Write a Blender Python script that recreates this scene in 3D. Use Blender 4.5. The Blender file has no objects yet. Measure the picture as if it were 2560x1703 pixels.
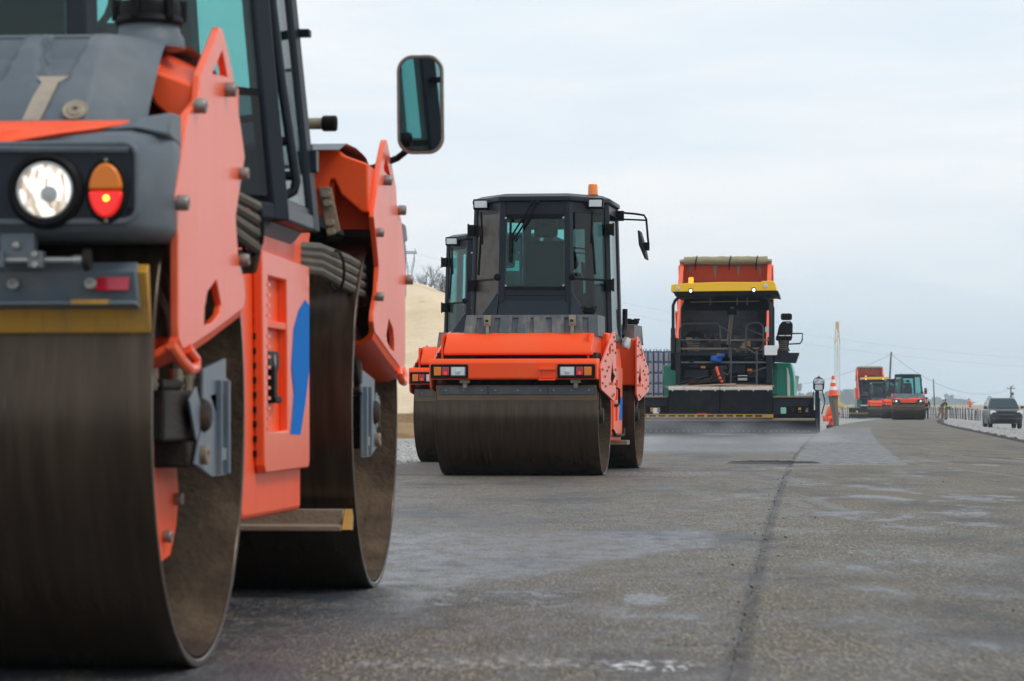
import bpy, bmesh, math, random
from mathutils import Vector, Matrix, noise, geometry
random.seed(7)
rad = math.radians
sc = bpy.context.scene
C = sc.collection
PI = math.pi

# ------------------------------------------------------------------ camera
cd = bpy.data.cameras.new('camera'); cam = bpy.data.objects.new('camera', cd); C.objects.link(cam)
cam.location = (0, 0, .73); cam.rotation_euler = (PI/2, 0, 0)
cd.lens = 108.3; cd.sensor_width = 36; cd.shift_y = .0627; cd.clip_end = 9000; cd.clip_start = .2
cd.dof.use_dof = True; cd.dof.focus_distance = 33; cd.dof.aperture_fstop = 8.5
sc.camera = cam

# ------------------------------------------------------------------ node helpers
class S:
    """socket with arithmetic"""
    def __init__(s, nt, o): s.nt = nt; s.o = o
    def m(s, op, *a, clamp=False):
        n = s.nt.nodes.new('ShaderNodeMath'); n.operation = op; n.use_clamp = clamp
        for i, v in enumerate((s,)+a):
            if isinstance(v, S): s.nt.links.new(v.o, n.inputs[i])
            else: n.inputs[i].default_value = v
        return S(s.nt, n.outputs[0])
    def __add__(s, o): return s.m('ADD', o)
    def __sub__(s, o): return s.m('SUBTRACT', o)
    def __mul__(s, o): return s.m('MULTIPLY', o)
    def max(s, o): return s.m('MAXIMUM', o)
    def inv(s): return (s*-1)+1
    def step(s, lo, hi):
        n = s.nt.nodes.new('ShaderNodeMapRange'); n.interpolation_type = 'SMOOTHSTEP'
        s.nt.links.new(s.o, n.inputs[0])
        if lo < hi: vals = (lo, hi, 0, 1)
        else: vals = (hi, lo, 1, 0)
        for i, v in enumerate(vals): n.inputs[i+1].default_value = v
        return S(s.nt, n.outputs[0])
def lnk(nt, v, sock):
    if isinstance(v, S): nt.links.new(v.o, sock)
    elif isinstance(v, (tuple, list)) and len(v) == 3 and sock.type == 'RGBA': sock.default_value = (*v, 1)
    else: sock.default_value = v
def mix(nt, f, a, b):
    n = nt.nodes.new('ShaderNodeMix'); n.data_type = 'RGBA'
    lnk(nt, f, n.inputs[0]); lnk(nt, a, n.inputs[6]); lnk(nt, b, n.inputs[7])
    return S(nt, n.outputs[2])
def mixf(nt, f, a, b):
    n = nt.nodes.new('ShaderNodeMix'); n.data_type = 'FLOAT'
    lnk(nt, f, n.inputs[0]); lnk(nt, a, n.inputs[2]); lnk(nt, b, n.inputs[3])
    return S(nt, n.outputs[0])
def coord(nt, kind='Object', scale=(1, 1, 1), rot=(0, 0, 0)):
    t = nt.nodes.new('ShaderNodeTexCoord'); mp = nt.nodes.new('ShaderNodeMapping')
    mp.inputs['Scale'].default_value = scale; mp.inputs['Rotation'].default_value = rot
    nt.links.new(t.outputs[kind], mp.inputs[0]); return S(nt, mp.outputs[0])
def noi(nt, vec, scale, detail=3, rough=.55, dist=0):
    n = nt.nodes.new('ShaderNodeTexNoise'); nt.links.new(vec.o, n.inputs['Vector'])
    n.inputs['Scale'].default_value = scale; n.inputs['Detail'].default_value = detail
    n.inputs['Roughness'].default_value = rough; n.inputs['Distortion'].default_value = dist
    return S(nt, n.outputs[0])
def voro(nt, vec, scale):
    n = nt.nodes.new('ShaderNodeTexVoronoi'); nt.links.new(vec.o, n.inputs['Vector']); n.inputs['Scale'].default_value = scale
    return S(nt, n.outputs['Distance']), S(nt, n.outputs['Color'])
def bump(nt, h, strength, dist):
    n = nt.nodes.new('ShaderNodeBump'); n.inputs['Strength'].default_value = strength; n.inputs['Distance'].default_value = dist
    nt.links.new(h.o, n.inputs['Height']); return n
def newmat(name):
    m = bpy.data.materials.new(name); m.use_nodes = True
    return m, m.node_tree, m.node_tree.nodes['Principled BSDF']
def sep(nt, vec):
    n = nt.nodes.new('ShaderNodeSeparateXYZ'); nt.links.new(vec.o, n.inputs[0]); return [S(nt, o) for o in n.outputs]

# ------------------------------------------------------------------ world, sun, exposure
SUN_EL, SUN_AZ = rad(52), rad(115)      # azimuth clockwise from +y (to the right, a bit behind)
w = bpy.data.worlds.new('World'); sc.world = w; w.use_nodes = True
nt = w.node_tree; bg = nt.nodes['Background']; bg.inputs['Strength'].default_value = .1
sky = nt.nodes.new('ShaderNodeTexSky'); sky.sky_type = 'NISHITA'; sky.sun_disc = False
sky.sun_elevation = SUN_EL; sky.sun_rotation = SUN_AZ; sky.air_density = 1.2; sky.dust_density = 2
tc = coord(nt, 'Generated'); _, _, zc = sep(nt, tc)
cl1 = noi(nt, coord(nt, 'Generated', (2.2, 2.2, 13)), 1.7, 5, .55, .6)
cl2 = noi(nt, coord(nt, 'Generated', (5, 5, 26)), 2.3, 5, .6, .4)
grad = mix(nt, zc.step(-.02, .085), (7.5, 8.5, 9.4), (10.1, 10.4, 10.7))
grad = mix(nt, zc.step(.12, .9), grad, (8.6, 9.0, 9.4))
cloud = mix(nt, cl1.step(.36, .64), (.88, .93, .97), (1.03, 1.015, 1.005))
cloud2 = mix(nt, cl2.step(.38, .66), (.96, .975, .99), (1.02, 1.012, 1.005))
def mulc(a, b):
    n = nt.nodes.new('ShaderNodeMix'); n.data_type = 'RGBA'; n.blend_type = 'MULTIPLY'; n.inputs[0].default_value = 1
    lnk(nt, a, n.inputs[6]); lnk(nt, b, n.inputs[7]); return S(nt, n.outputs[2])
skyc = mix(nt, .93, S(nt, sky.outputs[0]), mulc(mulc(grad, cloud), cloud2))
nt.links.new(skyc.o, bg.inputs['Color'])
sd = bpy.data.lights.new('sun', 'SUN'); so = bpy.data.objects.new('sun', sd); C.objects.link(so)
sd.energy = 1.5; sd.angle = rad(18); sd.color = (1, .97, .93)
sv = Vector((math.sin(SUN_AZ)*math.cos(SUN_EL), math.cos(SUN_AZ)*math.cos(SUN_EL), math.sin(SUN_EL)))
so.rotation_euler = (-sv).to_track_quat('-Z', 'Y').to_euler(); so.location = (20, -20, 40)
vs = sc.view_settings; vs.view_transform = 'Standard'; vs.look = 'None'; vs.gamma = 1; vs.use_curve_mapping = False; vs.exposure = 0
sc.cycles.max_bounces = 8; sc.cycles.transparent_max_bounces = 16; sc.cycles.volume_bounces = 2
sc.cycles.sample_clamp_indirect = 4

# ------------------------------------------------------------------ materials
M = {}
def paint(name, col, rough=.4, metal=0, coat=0, dust=None, amt=.3, sc_=3, bmp=0, bsc=60, streak=None, spec=.5, grime=0):
    m, nt, p = newmat(name); co = coord(nt)
    c = col; r = rough
    if dust:
        n1 = noi(nt, co, sc_, 6, .62); f = n1.step(.42, .75)*amt
        if streak:
            n2 = noi(nt, coord(nt, 'Object', streak), 6, 4, .6); f = f + n2.step(.52, .72)*(amt*.6)
        n3 = noi(nt, co, sc_*14, 4, .7); f = f + n3.step(.6, .75)*(amt*.35)
        c = mix(nt, f.m('MINIMUM', 1), col, dust); r = f*.35+rough
        if grime:
            gx = noi(nt, co, 38, 3, .6).step(.66, .74)*noi(nt, co, 2.6, 4).step(.45, .65); gy = noi(nt, coord(nt, 'Object', (30, 30, 1.2)), 3, 4, .6).step(.64, .72)
            gz_ = noi(nt, coord(nt, 'Object', (3, 3, 46)), 2, 3).step(.70, .74)*noi(nt, co, 3.3, 3).step(.5, .6)
            c = mix(nt, (gx.max(gy*.45).max(gz_*.6))*grime, c, (.10, .065, .045))
    lnk(nt, c, p.inputs['Base Color']); lnk(nt, r, p.inputs['Roughness'])
    p.inputs['Metallic'].default_value = metal; p.inputs['Coat Weight'].default_value = coat; p.inputs['Coat Roughness'].default_value = .12
    p.inputs['Specular IOR Level'].default_value = spec
    if bmp: nt.links.new(bump(nt, noi(nt, co, bsc, 3), bmp, .01).outputs[0], p.inputs['Normal'])
    M[name] = m; return m
def emis(name, col, st, base=None):
    m, nt, p = newmat(name); lnk(nt, base or col, p.inputs['Base Color']); lnk(nt, col, p.inputs['Emission Color'])
    p.inputs['Emission Strength'].default_value = st; p.inputs['Roughness'].default_value = .15; M[name] = m
dustc = (.34, .27, .2)
paint('orange', (.9, .075, .005), .4, coat=.08, dust=(.66, .16, .06), amt=.28, sc_=2.2, streak=(5, 5, .5), spec=.3, grime=.55)
paint('orange_plate', (.88, .09, .015), .36, coat=.3, dust=(.74, .26, .16), amt=.5, sc_=1.5, streak=(9, 9, .3), grime=.5)  # dust film whose pale pink also puts sky sheen into the colour
paint('plastic', (.095, .118, .14), .42, dust=(.24, .25, .25), amt=.4, sc_=3, bmp=.15, bsc=160, spec=.3)
paint('tank_plastic', (.085, .1, .118), .48, dust=(.34, .31, .25), amt=.5, sc_=4, bmp=.2, bsc=120, streak=(3, 3, 1), spec=.3)
paint('slate', (.014, .020, .029), .36, dust=(.05, .052, .055), amt=.2, sc_=3, spec=.18)
paint('slate_light', (.11, .145, .18), .42, dust=(.3, .25, .19), amt=.4, sc_=5)
paint('black', (.006, .006, .007), .5, dust=(.04, .035, .03), amt=.22, sc_=5, spec=.12)
paint('rubber', (.02, .017, .015), .7, spec=.2, dust=(.12, .085, .055), amt=.5, sc_=7, bmp=.3, bsc=90)
paint('motor', (.02, .017, .015), .6, spec=.2, dust=(.09, .055, .033), amt=.6, sc_=7, bmp=.4, bsc=60)
paint('bolt', (.28, .25, .23), .45, metal=.5, dust=(.15, .1, .07), amt=.5, sc_=30)
paint('yellow_worn', (.5, .26, .03), .5, dust=(.2, .14, .09), amt=.6, sc_=4, bmp=.2, streak=(6, 1, .6))
paint('brown_steel', (.22, .165, .115), .6, dust=(.3, .23, .17), amt=.6, sc_=5, bmp=.4, bsc=60)
paint('dirt', (.05, .034, .022), .8, dust=(.26, .18, .115), amt=.6, sc_=2.6, bmp=.7, bsc=40, spec=.25)
paint('blue_paint', (0, .15, .52), .6, spec=.05)
paint('red_reflector', (.42, .01, .03), .2, coat=.4)
paint('amber', (.75, .19, .008), .3)
paint('red_lens', (.35, .008, .02), .15, coat=.5)
paint('clear_lens', (.55, .58, .58), .12, coat=.8, metal=.3)
paint('rim', (.4, .41, .41), .3, metal=.8, dust=(.3, .26, .2), amt=.4, sc_=20)
paint('hose', (.085, .075, .06), .65, dust=(.2, .16, .11), amt=.6, sc_=10)
paint('brass', (.32, .28, .21), .5, metal=.4, dust=(.2, .15, .1), amt=.5, sc_=20)
paint('rail_grey', (.05, .06, .072), .45, dust=(.1, .1, .1), amt=.3, sc_=6, spec=.3)
paint('steel', (.42, .42, .4), .4, metal=.6, dust=(.3, .24, .18), amt=.4, sc_=12)
paint('pave_green', (0, .26, .175), .32, coat=.2, dust=(.1, .2, .15), amt=.25, sc_=3)
paint('pave_yellow', (.95, .54, .002), .35, coat=.2)
paint('screed', (.011, .013, .016), .6, dust=(.06, .05, .04), amt=.35, sc_=3, spec=.1)
paint('cream', (.66, .62, .56), .6, dust=(.35, .28, .2), amt=.5, sc_=6)
paint('wood', (.4, .27, .18), .7, dust=(.2, .13, .08), amt=.5, sc_=8)
paint('white', (.8, .8, .8), .5)
paint('mint', (.25, .55, .42), .5)
paint('tarp', (.3, .27, .16), .8, dust=(.2, .19, .12), amt=.5, sc_=4)
paint('truck_orange', (.85, .12, .04), .5, dust=(.4, .16, .1), amt=.4, sc_=2.5, streak=(4, 4, .4))
paint('load', (.006, .007, .009), .85, dust=(.02, .023, .028), amt=.8, sc_=9, bmp=1, bsc=30, spec=.15)
paint('blue_cloth', (.01, .09, .4), .6)
paint('tyre', (.02, .02, .02), .8, dust=(.1, .09, .08), amt=.5)
paint('car_paint', (.022, .024, .028), .3, coat=.2, spec=.3, dust=(.16, .14, .12), amt=.3, sc_=2)
paint('car_black', (.015, .016, .018), .5)
paint('concrete', (.4, .385, .36), .85, dust=(.25, .22, .18), amt=.6, sc_=3, bmp=.3)
paint('pylon_steel', (.2, .22, .24), .5, metal=.3)
paint('pole_wood', (.06, .055, .05), .85)
paint('crane_paint', (.62, .42, .1), .5)
paint('crane_white', (.66, .66, .64), .5)
paint('cone_orange', (.85, .09, .02), .45); paint('cone_white', (.8, .78, .76), .5)
paint('post_wood', (.16, .145, .12), .8, dust=(.25, .22, .17), amt=.5, sc_=8)
paint('bark', (.055, .045, .038), .9); paint('twig', (.1, .082, .07), .9)
paint('skin', (.45, .24, .16), .6); paint('hair', (.02, .015, .012), .8)
paint('navy', (.012, .014, .024), .8); paint('khaki', (.16, .115, .06), .85); paint('hi_orange', (.9, .11, .03), .7)
paint('hi_yellow', (.65, .75, .01), .7); paint('denim', (.02, .045, .11), .8); paint('helmet_white', (.8, .8, .8), .35)
paint('pallet_wrap', (.2, .22, .28), .55, dust=(.32, .27, .28), amt=.7, sc_=5)
paint('pallet_frame', (.045, .08, .17), .6, dust=(.1, .12, .17), amt=.4)
paint('wood_pallet', (.3, .21, .13), .8)
emis('headlight_lit', (1, .9, .74), 1.6, (.8, .75, .65)); emis('tail_lit', (1, .02, .015), .55, (.6, .01, .01)); emis('bulb_lit', (1, .6, .05), 3)
emis('beacon_lit', (1, .33, .01), 1.2); emis('lamp_lit', (1, .9, .75), 4)
def glassm(name, tint, gl=.9, rough=.02):
    m = bpy.data.materials.new(name); m.use_nodes = True; nt = m.node_tree; nt.nodes.remove(nt.nodes['Principled BSDF'])
    t = nt.nodes.new('ShaderNodeBsdfTransparent'); t.inputs[0].default_value = (*tint, 1)
    g = nt.nodes.new('ShaderNodeBsdfGlossy'); g.inputs['Roughness'].default_value = rough; g.inputs[0].default_value = (gl, gl, gl, 1)
    f = nt.nodes.new('ShaderNodeFresnel'); ge = nt.nodes.new('ShaderNodeNewGeometry'); nt.links.new(mixf(nt, S(nt, ge.outputs['Backfacing']), 1.5, 1/1.5).o, f.inputs[0])
    mx = nt.nodes.new('ShaderNodeMixShader')
    nt.links.new(f.outputs[0], mx.inputs[0]); nt.links.new(t.outputs[0], mx.inputs[1]); nt.links.new(g.outputs[0], mx.inputs[2])
    nt.links.new(mx.outputs[0], nt.nodes['Material Output'].inputs[0]); M[name] = m
glassm('glass', (.62, .85, .84), .6); glassm('glass_dark', (.36, .42, .42), .6); glassm('car_glass', (.5, .64, .68))
m, nt, p = newmat('mirror'); p.inputs['Metallic'].default_value = 1; p.inputs['Roughness'].default_value = .02; p.inputs['Base Color'].default_value = (.8, .83, .83, 1); M['mirror'] = m; p.inputs['Base Color'].default_value = (.62, .72, .72, 1)

# drum steel: asphalt-stained steel with rolling streaks round the drum
m, nt, p = newmat('drum'); co = coord(nt)
n1 = noi(nt, coord(nt, 'Object', (6, .5, .5)), 5, 6, .6); n2 = noi(nt, co, 2.2, 5, .6); n3 = noi(nt, coord(nt, 'Object', (60, 2, 2)), 3, 3)
c = mix(nt, n1.step(.3, .75), (.042, .027, .017), (.082, .056, .037)); c = mix(nt, n2.step(.45, .75)*.5, c, (.062, .044, .03))
c = mix(nt, n3.step(.66, .78)*.25, c, (.3, .28, .26))
lnk(nt, c, p.inputs['Base Color']); p.inputs['Metallic'].default_value = .55
lnk(nt, n1*.14+.17, p.inputs['Roughness'])
nt.links.new(bump(nt, noi(nt, coord(nt, 'Object', (40, 3, 3)), 6, 4), .04, .01).outputs[0], p.inputs['Normal']); M['drum'] = m

# asphalt, driven by the road coordinates (c across, Y along) kept in the uv map
m, nt, p = newmat('asphalt')
uvn = nt.nodes.new('ShaderNodeUVMap'); uvn.uv_map = 'uv'; uv = S(nt, uvn.outputs[0]); cc, yy, _ = sep(nt, uv)
co = coord(nt)
def ell(c0, y0, rc, ry):
    a = (cc-c0)*(1/rc); b = (yy-y0)*(1/ry); return (a*a+b*b).step(1.15, .4)
wob = noi(nt, coord(nt, 'Object', (1.1, .35, 1)), 1, 5, .6)-.5
wob2 = noi(nt, coord(nt, 'Object', (3, .8, 1)), 1.6, 6, .65)
bl = noi(nt, coord(nt, 'Object', (1.2, .35, 1)), 1.5, 6, .62)
g1 = noi(nt, coord(nt, 'Object', (1, .10, 1)), 104, 5, .72); vd, vc = voro(nt, coord(nt, 'Object', (1, .12, 1)), 150); r_, g_, b_ = sep(nt, vc)
big = noi(nt, coord(nt, 'Object', (.5, .12, 1)), .8, 5, .6)
left = cc.step(-.13, -.17)
bnd = yy.step(11.5, 17.2)*.9-1.3
w1 = (cc-bnd-wob*.9).step(.10, -.12)*(yy+wob*2.2).step(18.6, 17.3)*(cc.step(-.2, -.4))
w2 = (cc+wob*.12).step(1.30, 1.22)*cc.step(-.16, -.1)*(yy+wob*1.0).step(36.4, 36.9)*yy.step(150, 70)
w3 = left*(yy+wob*4).step(44, 50)
w4 = bl.step(.57, .65)*cc.step(-2, -.6)*(yy.step(60, 34))*.75
w5 = bl.step(.50, .60)*ell(.75, 22, .8, 5.5)
w6 = wob2.step(.50, .58)*ell(-.95, 11.6, .75, .55)
trk = noi(nt, coord(nt, 'Object', (2.6, .09, 1)), 1.2, 5, .6); brk = noi(nt, coord(nt, 'Object', (5, 1.6, 1)), 1.3, 6, .68)
w1 = w1.max((cc+wob*1.2).step(-.9, -1.8)*yy.step(16.8, 18.2)*yy.step(26, 18)*.6)
wet = w1*(brk.step(.3, .62)*.6+.3)
wet = wet.max(w2*(brk.step(.34, .64)*.55+.25)).max(w3*(brk.step(.25, .55)*.5+.35)).max(w4).max(w5*.8).max(w6).max(trk.step(.54, .66)*yy.step(12, 22)*.45).max(left*brk.step(.40, .64)*.38).max(bl.step(.46, .62)*cc.step(1.9, 1.2)*.38)
wet = wet.m('MINIMUM', 1)
sm = (cc+.15)*(1/.05); sm = ((sm*sm).step(1.0+.0, .0))*(noi(nt, coord(nt, 'Object', (8, 3, 1)), 2, 5, .7).step(.3, .62))
gr = g1.step(.40, .60)
c = mix(nt, gr, (.012, .012, .013), (.17, .142, .098))
c = mix(nt, r_.step(.72, .9)*.9, c, (.30, .26, .195))
c = mix(nt, big.step(.4, .65)*.4, c, (.105, .083, .052))
c = mix(nt, (trk.step(.5, .3)*.4).max(cc.step(.6, 2.4)*.35), c, (.13, .098, .055))
bg2 = noi(nt, coord(nt, 'Object', (.8, .3, 1)), 1.1, 6, .65)
c = mix(nt, bg2.step(.46, .66)*.75, c, (.034, .036, .04))
c = mix(nt, wet*.66, c, (.015, .034, .068))  # blue of the sky reflection put into the damp patches' base colour
c = mix(nt, sm*.85, c, (.02, .02, .021))
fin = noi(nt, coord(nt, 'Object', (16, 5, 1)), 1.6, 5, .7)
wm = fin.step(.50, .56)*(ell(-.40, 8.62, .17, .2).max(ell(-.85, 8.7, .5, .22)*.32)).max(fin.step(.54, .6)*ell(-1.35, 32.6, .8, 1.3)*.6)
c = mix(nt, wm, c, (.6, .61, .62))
lnk(nt, c, p.inputs['Base Color'])
lnk(nt, mixf(nt, wet, .6, .27)+g_*.1, p.inputs['Roughness'])
lnk(nt, mixf(nt, wet, .3, .58), p.inputs['Specular IOR Level'])
h = (g1+r_*.35)*(wet*-.35+1)
nt.links.new(bump(nt, h, .7, .007).outputs[0], p.inputs['Normal']); M['asphalt'] = m

m, nt, p = newmat('fresh_asphalt'); co = coord(nt)
n = noi(nt, co, 60, 4, .7); c = mix(nt, n.step(.4, .7), (.012, .012, .013), (.06, .06, .06)); lnk(nt, c, p.inputs['Base Color'])
p.inputs['Roughness'].default_value = .8; nt.links.new(bump(nt, n, .8, .02).outputs[0], p.inputs['Normal']); M['fresh_asphalt'] = m

# terrain: pale gravel beside the road, straw field further out
m, nt, p = newmat('ground'); co = coord(nt)
uvn = nt.nodes.new('ShaderNodeUVMap'); uvn.uv_map = 'uv'; cc, yy, _ = sep(nt, S(nt, uvn.outputs[0]))
n1 = noi(nt, co, .6, 5, .65); n2 = noi(nt, co, 22, 4, .7); vd, vc = voro(nt, co, 26); r_, g_, b_ = sep(nt, vc)
gravel = mix(nt, n2.step(.35, .65), (.2, .195, .19), (.38, .37, .355)); gravel = mix(nt, r_*.4, gravel, (.5, .49, .47))
gravel = mix(nt, n1.step(.5, .75)*.4, gravel, (.4, .32, .22))
straw = mix(nt, noi(nt, co, 1.4, 6, .7).step(.3, .7), (.3, .22, .11), (.48, .37, .2)); straw = mix(nt, n1.step(.55, .75)*.5, straw, (.2, .19, .09))
ff = (yy+n1*16).step(320, 334).max((cc+n1*4-2).step(11, 16)).max((cc-n1*4+2).step(-13, -20))
lnk(nt, mix(nt, ff, gravel, straw), p.inputs['Base Color']); p.inputs['Roughness'].default_value = .95; p.inputs['Specular IOR Level'].default_value = .15
nt.links.new(bump(nt, n2+r_*.5, .6, .03).outputs[0], p.inputs['Normal']); M['ground'] = m

m, nt, p = newmat('sand'); co = coord(nt); x, y, z = sep(nt, co)
n1 = noi(nt, co, .35, 6, .6); n2 = noi(nt, co, 5, 6, .7); n3 = noi(nt, coord(nt, 'Object', (1, 1, 3)), 1.2, 6, .65)
c = mix(nt, n1.step(.35, .68), (.62, .49, .32), (.72, .60, .43)); c = mix(nt, n2.step(.5, .8)*.5, c, (.45, .32, .17)); c = mix(nt, n3.step(.62, .72)*.45, c, (.36, .25, .13))
damp = (z+n1*.5+n2*.25).step(.98, .82); c = mix(nt, damp, c, mix(nt, n3.step(.35, .65), (.2, .125, .065), (.33, .22, .12)))
lnk(nt, c, p.inputs['Base Color']); p.inputs['Roughness'].default_value = 1; p.inputs['Specular IOR Level'].default_value = .1
nt.links.new(bump(nt, n2, .5, .12).outputs[0], p.inputs['Normal']); M['sand'] = m
m, nt, p = newmat('stone'); oi = coord(nt); n1 = noi(nt, oi, 9, 2); lnk(nt, mix(nt, n1.step(.3, .7), (.2, .195, .19), (.46, .45, .43)), p.inputs['Base Color']); p.inputs['Roughness'].default_value = .9; M['stone'] = m
m, nt, p = newmat('foliage'); n1 = noi(nt, coord(nt), .4, 3); lnk(nt, mix(nt, n1.step(.3, .7), (.03, .04, .025), (.07, .075, .04)), p.inputs['Base Color']); p.inputs['Roughness'].default_value = .9; M['foliage'] = m

# ------------------------------------------------------------------ mesh helpers
FRAME = [lambda p: p]
class MB:
    def __init__(s, mb=None, ma=None): s.v = []; s.f = []; s.mb = mb; s.ma = ma; s.cuts = []
    def add(s, vs, fs):
        o = len(s.v); s.v += [tuple(p) for p in vs]; s.f += [tuple(i+o for i in f) for f in fs]; return s
    def box(s, x0, x1, y0, y1, z0, z1):
        return s.add([(x, y, z) for z in (z0, z1) for y in (y0, y1) for x in (x0, x1)],
                     [(0, 1, 3, 2), (4, 6, 7, 5), (0, 4, 5, 1), (2, 3, 7, 6), (0, 2, 6, 4), (1, 5, 7, 3)])
    def obox(s, c, size, rot=(0, 0, 0)):
        from mathutils import Euler
        R = Euler([rad(a) for a in rot]).to_matrix(); h = [d/2 for d in size]; o = MB(); o.box(-h[0], h[0], -h[1], h[1], -h[2], h[2])
        return s.add([Vector(c)+R@Vector(p) for p in o.v], o.f)
    def prism(s, poly, ax, lo, hi, holes=()):
        def P(q, t): return {'x': (t, q[0], q[1]), 'y': (q[0], t, q[1]), 'z': (q[0], q[1], t)}[ax]
        loops = [list(poly)]+[list(h) for h in holes]; allp = [q for l in loops for q in l]; n = len(allp)
        vs = [P(q, lo) for q in allp]+[P(q, hi) for q in allp]; fs = []
        if holes:
            t = geometry.tessellate_polygon([[Vector((q[0], q[1], 0)) for q in l] for l in loops])
            fs += [tuple(x) for x in t]+[tuple(i+n for i in x) for x in t]
        else: fs += [tuple(range(n)), tuple(range(n, 2*n))]
        o = 0
        for l in loops:
            k = len(l); fs += [(o+i, o+(i+1) % k, n+o+(i+1) % k, n+o+i) for i in range(k)]; o += k
        return s.add(vs, fs)
    def tube(s, pts, r, n=8, r2=None, closed=False):
        pts = [Vector(p) for p in pts]; k = len(pts); vs = []; up = None
        for i, p in enumerate(pts):
            if closed: d = (pts[(i+1) % k]-pts[i-1])
            else: d = pts[min(i+1, k-1)]-pts[max(i-1, 0)]
            d.normalize()
            if up is None: up = d.orthogonal().normalized()
            else: up = (up-d*up.dot(d)).normalized()
            sd = d.cross(up); rr = r if r2 is None else r+(r2-r)*i/max(1, k-1)
            vs += [p+(up*math.cos(a)+sd*math.sin(a))*rr for a in [2*PI*j/n for j in range(n)]]
        fs = []
        for i in range(k if closed else k-1):
            a = i*n; b = ((i+1) % k)*n
            fs += [(a+j, a+(j+1) % n, b+(j+1) % n, b+j) for j in range(n)]
        if not closed: fs += [tuple(range(n)), tuple(range((k-1)*n, k*n))]
        return s.add(vs, fs)
    def cyl(s, p0, p1, r, n=12, r2=None): return s.tube([p0, p1], r, n, r2)
    def lathe(s, prof, p0, axis, n=32, closed=False):
        d = Vector(axis).normalized(); u = d.orthogonal().normalized(); w_ = d.cross(u); p0 = Vector(p0); k = len(prof)
        vs = [p0+d*h+(u*math.cos(2*PI*j/n)+w_*math.sin(2*PI*j/n))*r for r, h in prof for j in range(n)]
        fs = [(i*n+j, i*n+(j+1) % n, ((i+1) % k)*n+(j+1) % n, ((i+1) % k)*n+j) for i in range(k if closed else k-1) for j in range(n)]
        if not closed: fs += [tuple(range(n)), tuple(range((k-1)*n, k*n))]
        return s.add(vs, fs)
    def grid(s, fn, nu, nv):
        vs = [fn(i/nu, j/nv) for j in range(nv+1) for i in range(nu+1)]; W = nu+1
        return s.add(vs, [(j*W+i, j*W+i+1, (j+1)*W+i+1, (j+1)*W+i) for j in range(nv) for i in range(nu)])
    def loft(s, secs, closed_ends=True):
        n = len(secs[0]); vs = [p for q in secs for p in q]
        fs = [(i*n+j, i*n+(j+1) % n, (i+1)*n+(j+1) % n, (i+1)*n+j) for i in range(len(secs)-1) for j in range(n)]
        if closed_ends: fs += [tuple(range(n)), tuple(range((len(secs)-1)*n, len(secs)*n))]
        return s.add(vs, fs)
    def ball(s, c, r, n=10, sq=(1, 1, 1)):
        k = max(4, n//2+1); prof = [(max(.02, math.sin(PI*i/k))*r, -math.cos(PI*i/k)*r) for i in range(k+1)]
        o = MB().lathe(prof, (0, 0, 0), (0, 0, 1), n)
        return s.add([(c[0]+p[0]*sq[0], c[1]+p[1]*sq[1], c[2]+p[2]*sq[2]) for p in o.v], o.f)
    def mesh(s, name, smooth=True, ang=.6, raw=False):
        me = bpy.data.meshes.new(name)
        vs = s.v
        if s.mb is not None: vs = [(x, s.mb-y, z) for x, y, z in vs]
        if s.ma is not None: vs = [(s.ma-x, y, z) for x, y, z in vs]
        if not raw: vs = [FRAME[0](p) for p in vs]
        me.from_pydata([tuple(v) for v in vs], [], s.f)
        bm = bmesh.new(); bm.from_mesh(me)
        bmesh.ops.recalc_face_normals(bm, faces=bm.faces)
        if smooth:
            for f in bm.faces: f.smooth = True
            for e in bm.edges:
                if len(e.link_faces) == 2 and e.calc_face_angle(0) > ang: e.smooth = False
        bm.to_mesh(me); bm.free(); return me
    def done(s, name, mat, parent=None, bevel=0, seg=2, smooth=True, ang=.6, raw=False):
        me = s.mesh(name, smooth, ang, raw); o = bpy.data.objects.new(name, me); C.objects.link(o)
        me.materials.append(M[mat] if isinstance(mat, str) else mat)
        if parent: o.parent = parent
        if bevel:
            b = o.modifiers.new('bevel', 'BEVEL'); b.width = bevel; b.segments = seg; b.limit_method = 'ANGLE'; b.angle_limit = rad(35); b.use_clamp_overlap = True
        return o
def tag(o, label=None, cat=None, group=None, kind=None):
    if label: o['label'] = label
    if cat: o['category'] = cat
    if group: o['group'] = group
    if kind: o['kind'] = kind
    return o
def thing(name, label, cat, loc=(0, 0, 0), rz=0, group=None):
    o = bpy.data.objects.new(name, None); C.objects.link(o); o.location = loc; o.rotation_euler = (0, 0, rz); o.empty_display_size = .3
    return tag(o, label, cat, group)
def copy_tree(o, parent=None):
    c = o.copy(); C.objects.link(c); c.parent = parent
    for ch in [x for x in o.children]: copy_tree(ch, c)
    return c
def rrect(x0, x1, y0, y1, r, n=4):
    out = []
    for cx, cy, a0 in ((x1-r, y1-r, 0), (x0+r, y1-r, 90), (x0+r, y0+r, 180), (x1-r, y0+r, 270)):
        out += [(cx+r*math.cos(rad(a0+90*i/n)), cy+r*math.sin(rad(a0+90*i/n))) for i in range(n+1)]
    return out
def circ(cx, cy, r, n=24, sx=1, sy=1): return [(cx+r*sx*math.cos(2*PI*i/n), cy+r*sy*math.sin(2*PI*i/n)) for i in range(n)]
def sst(x, a, b):
    t = max(0, min(1, (x-a)/(b-a))); return t*t*(3-2*t)

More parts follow.
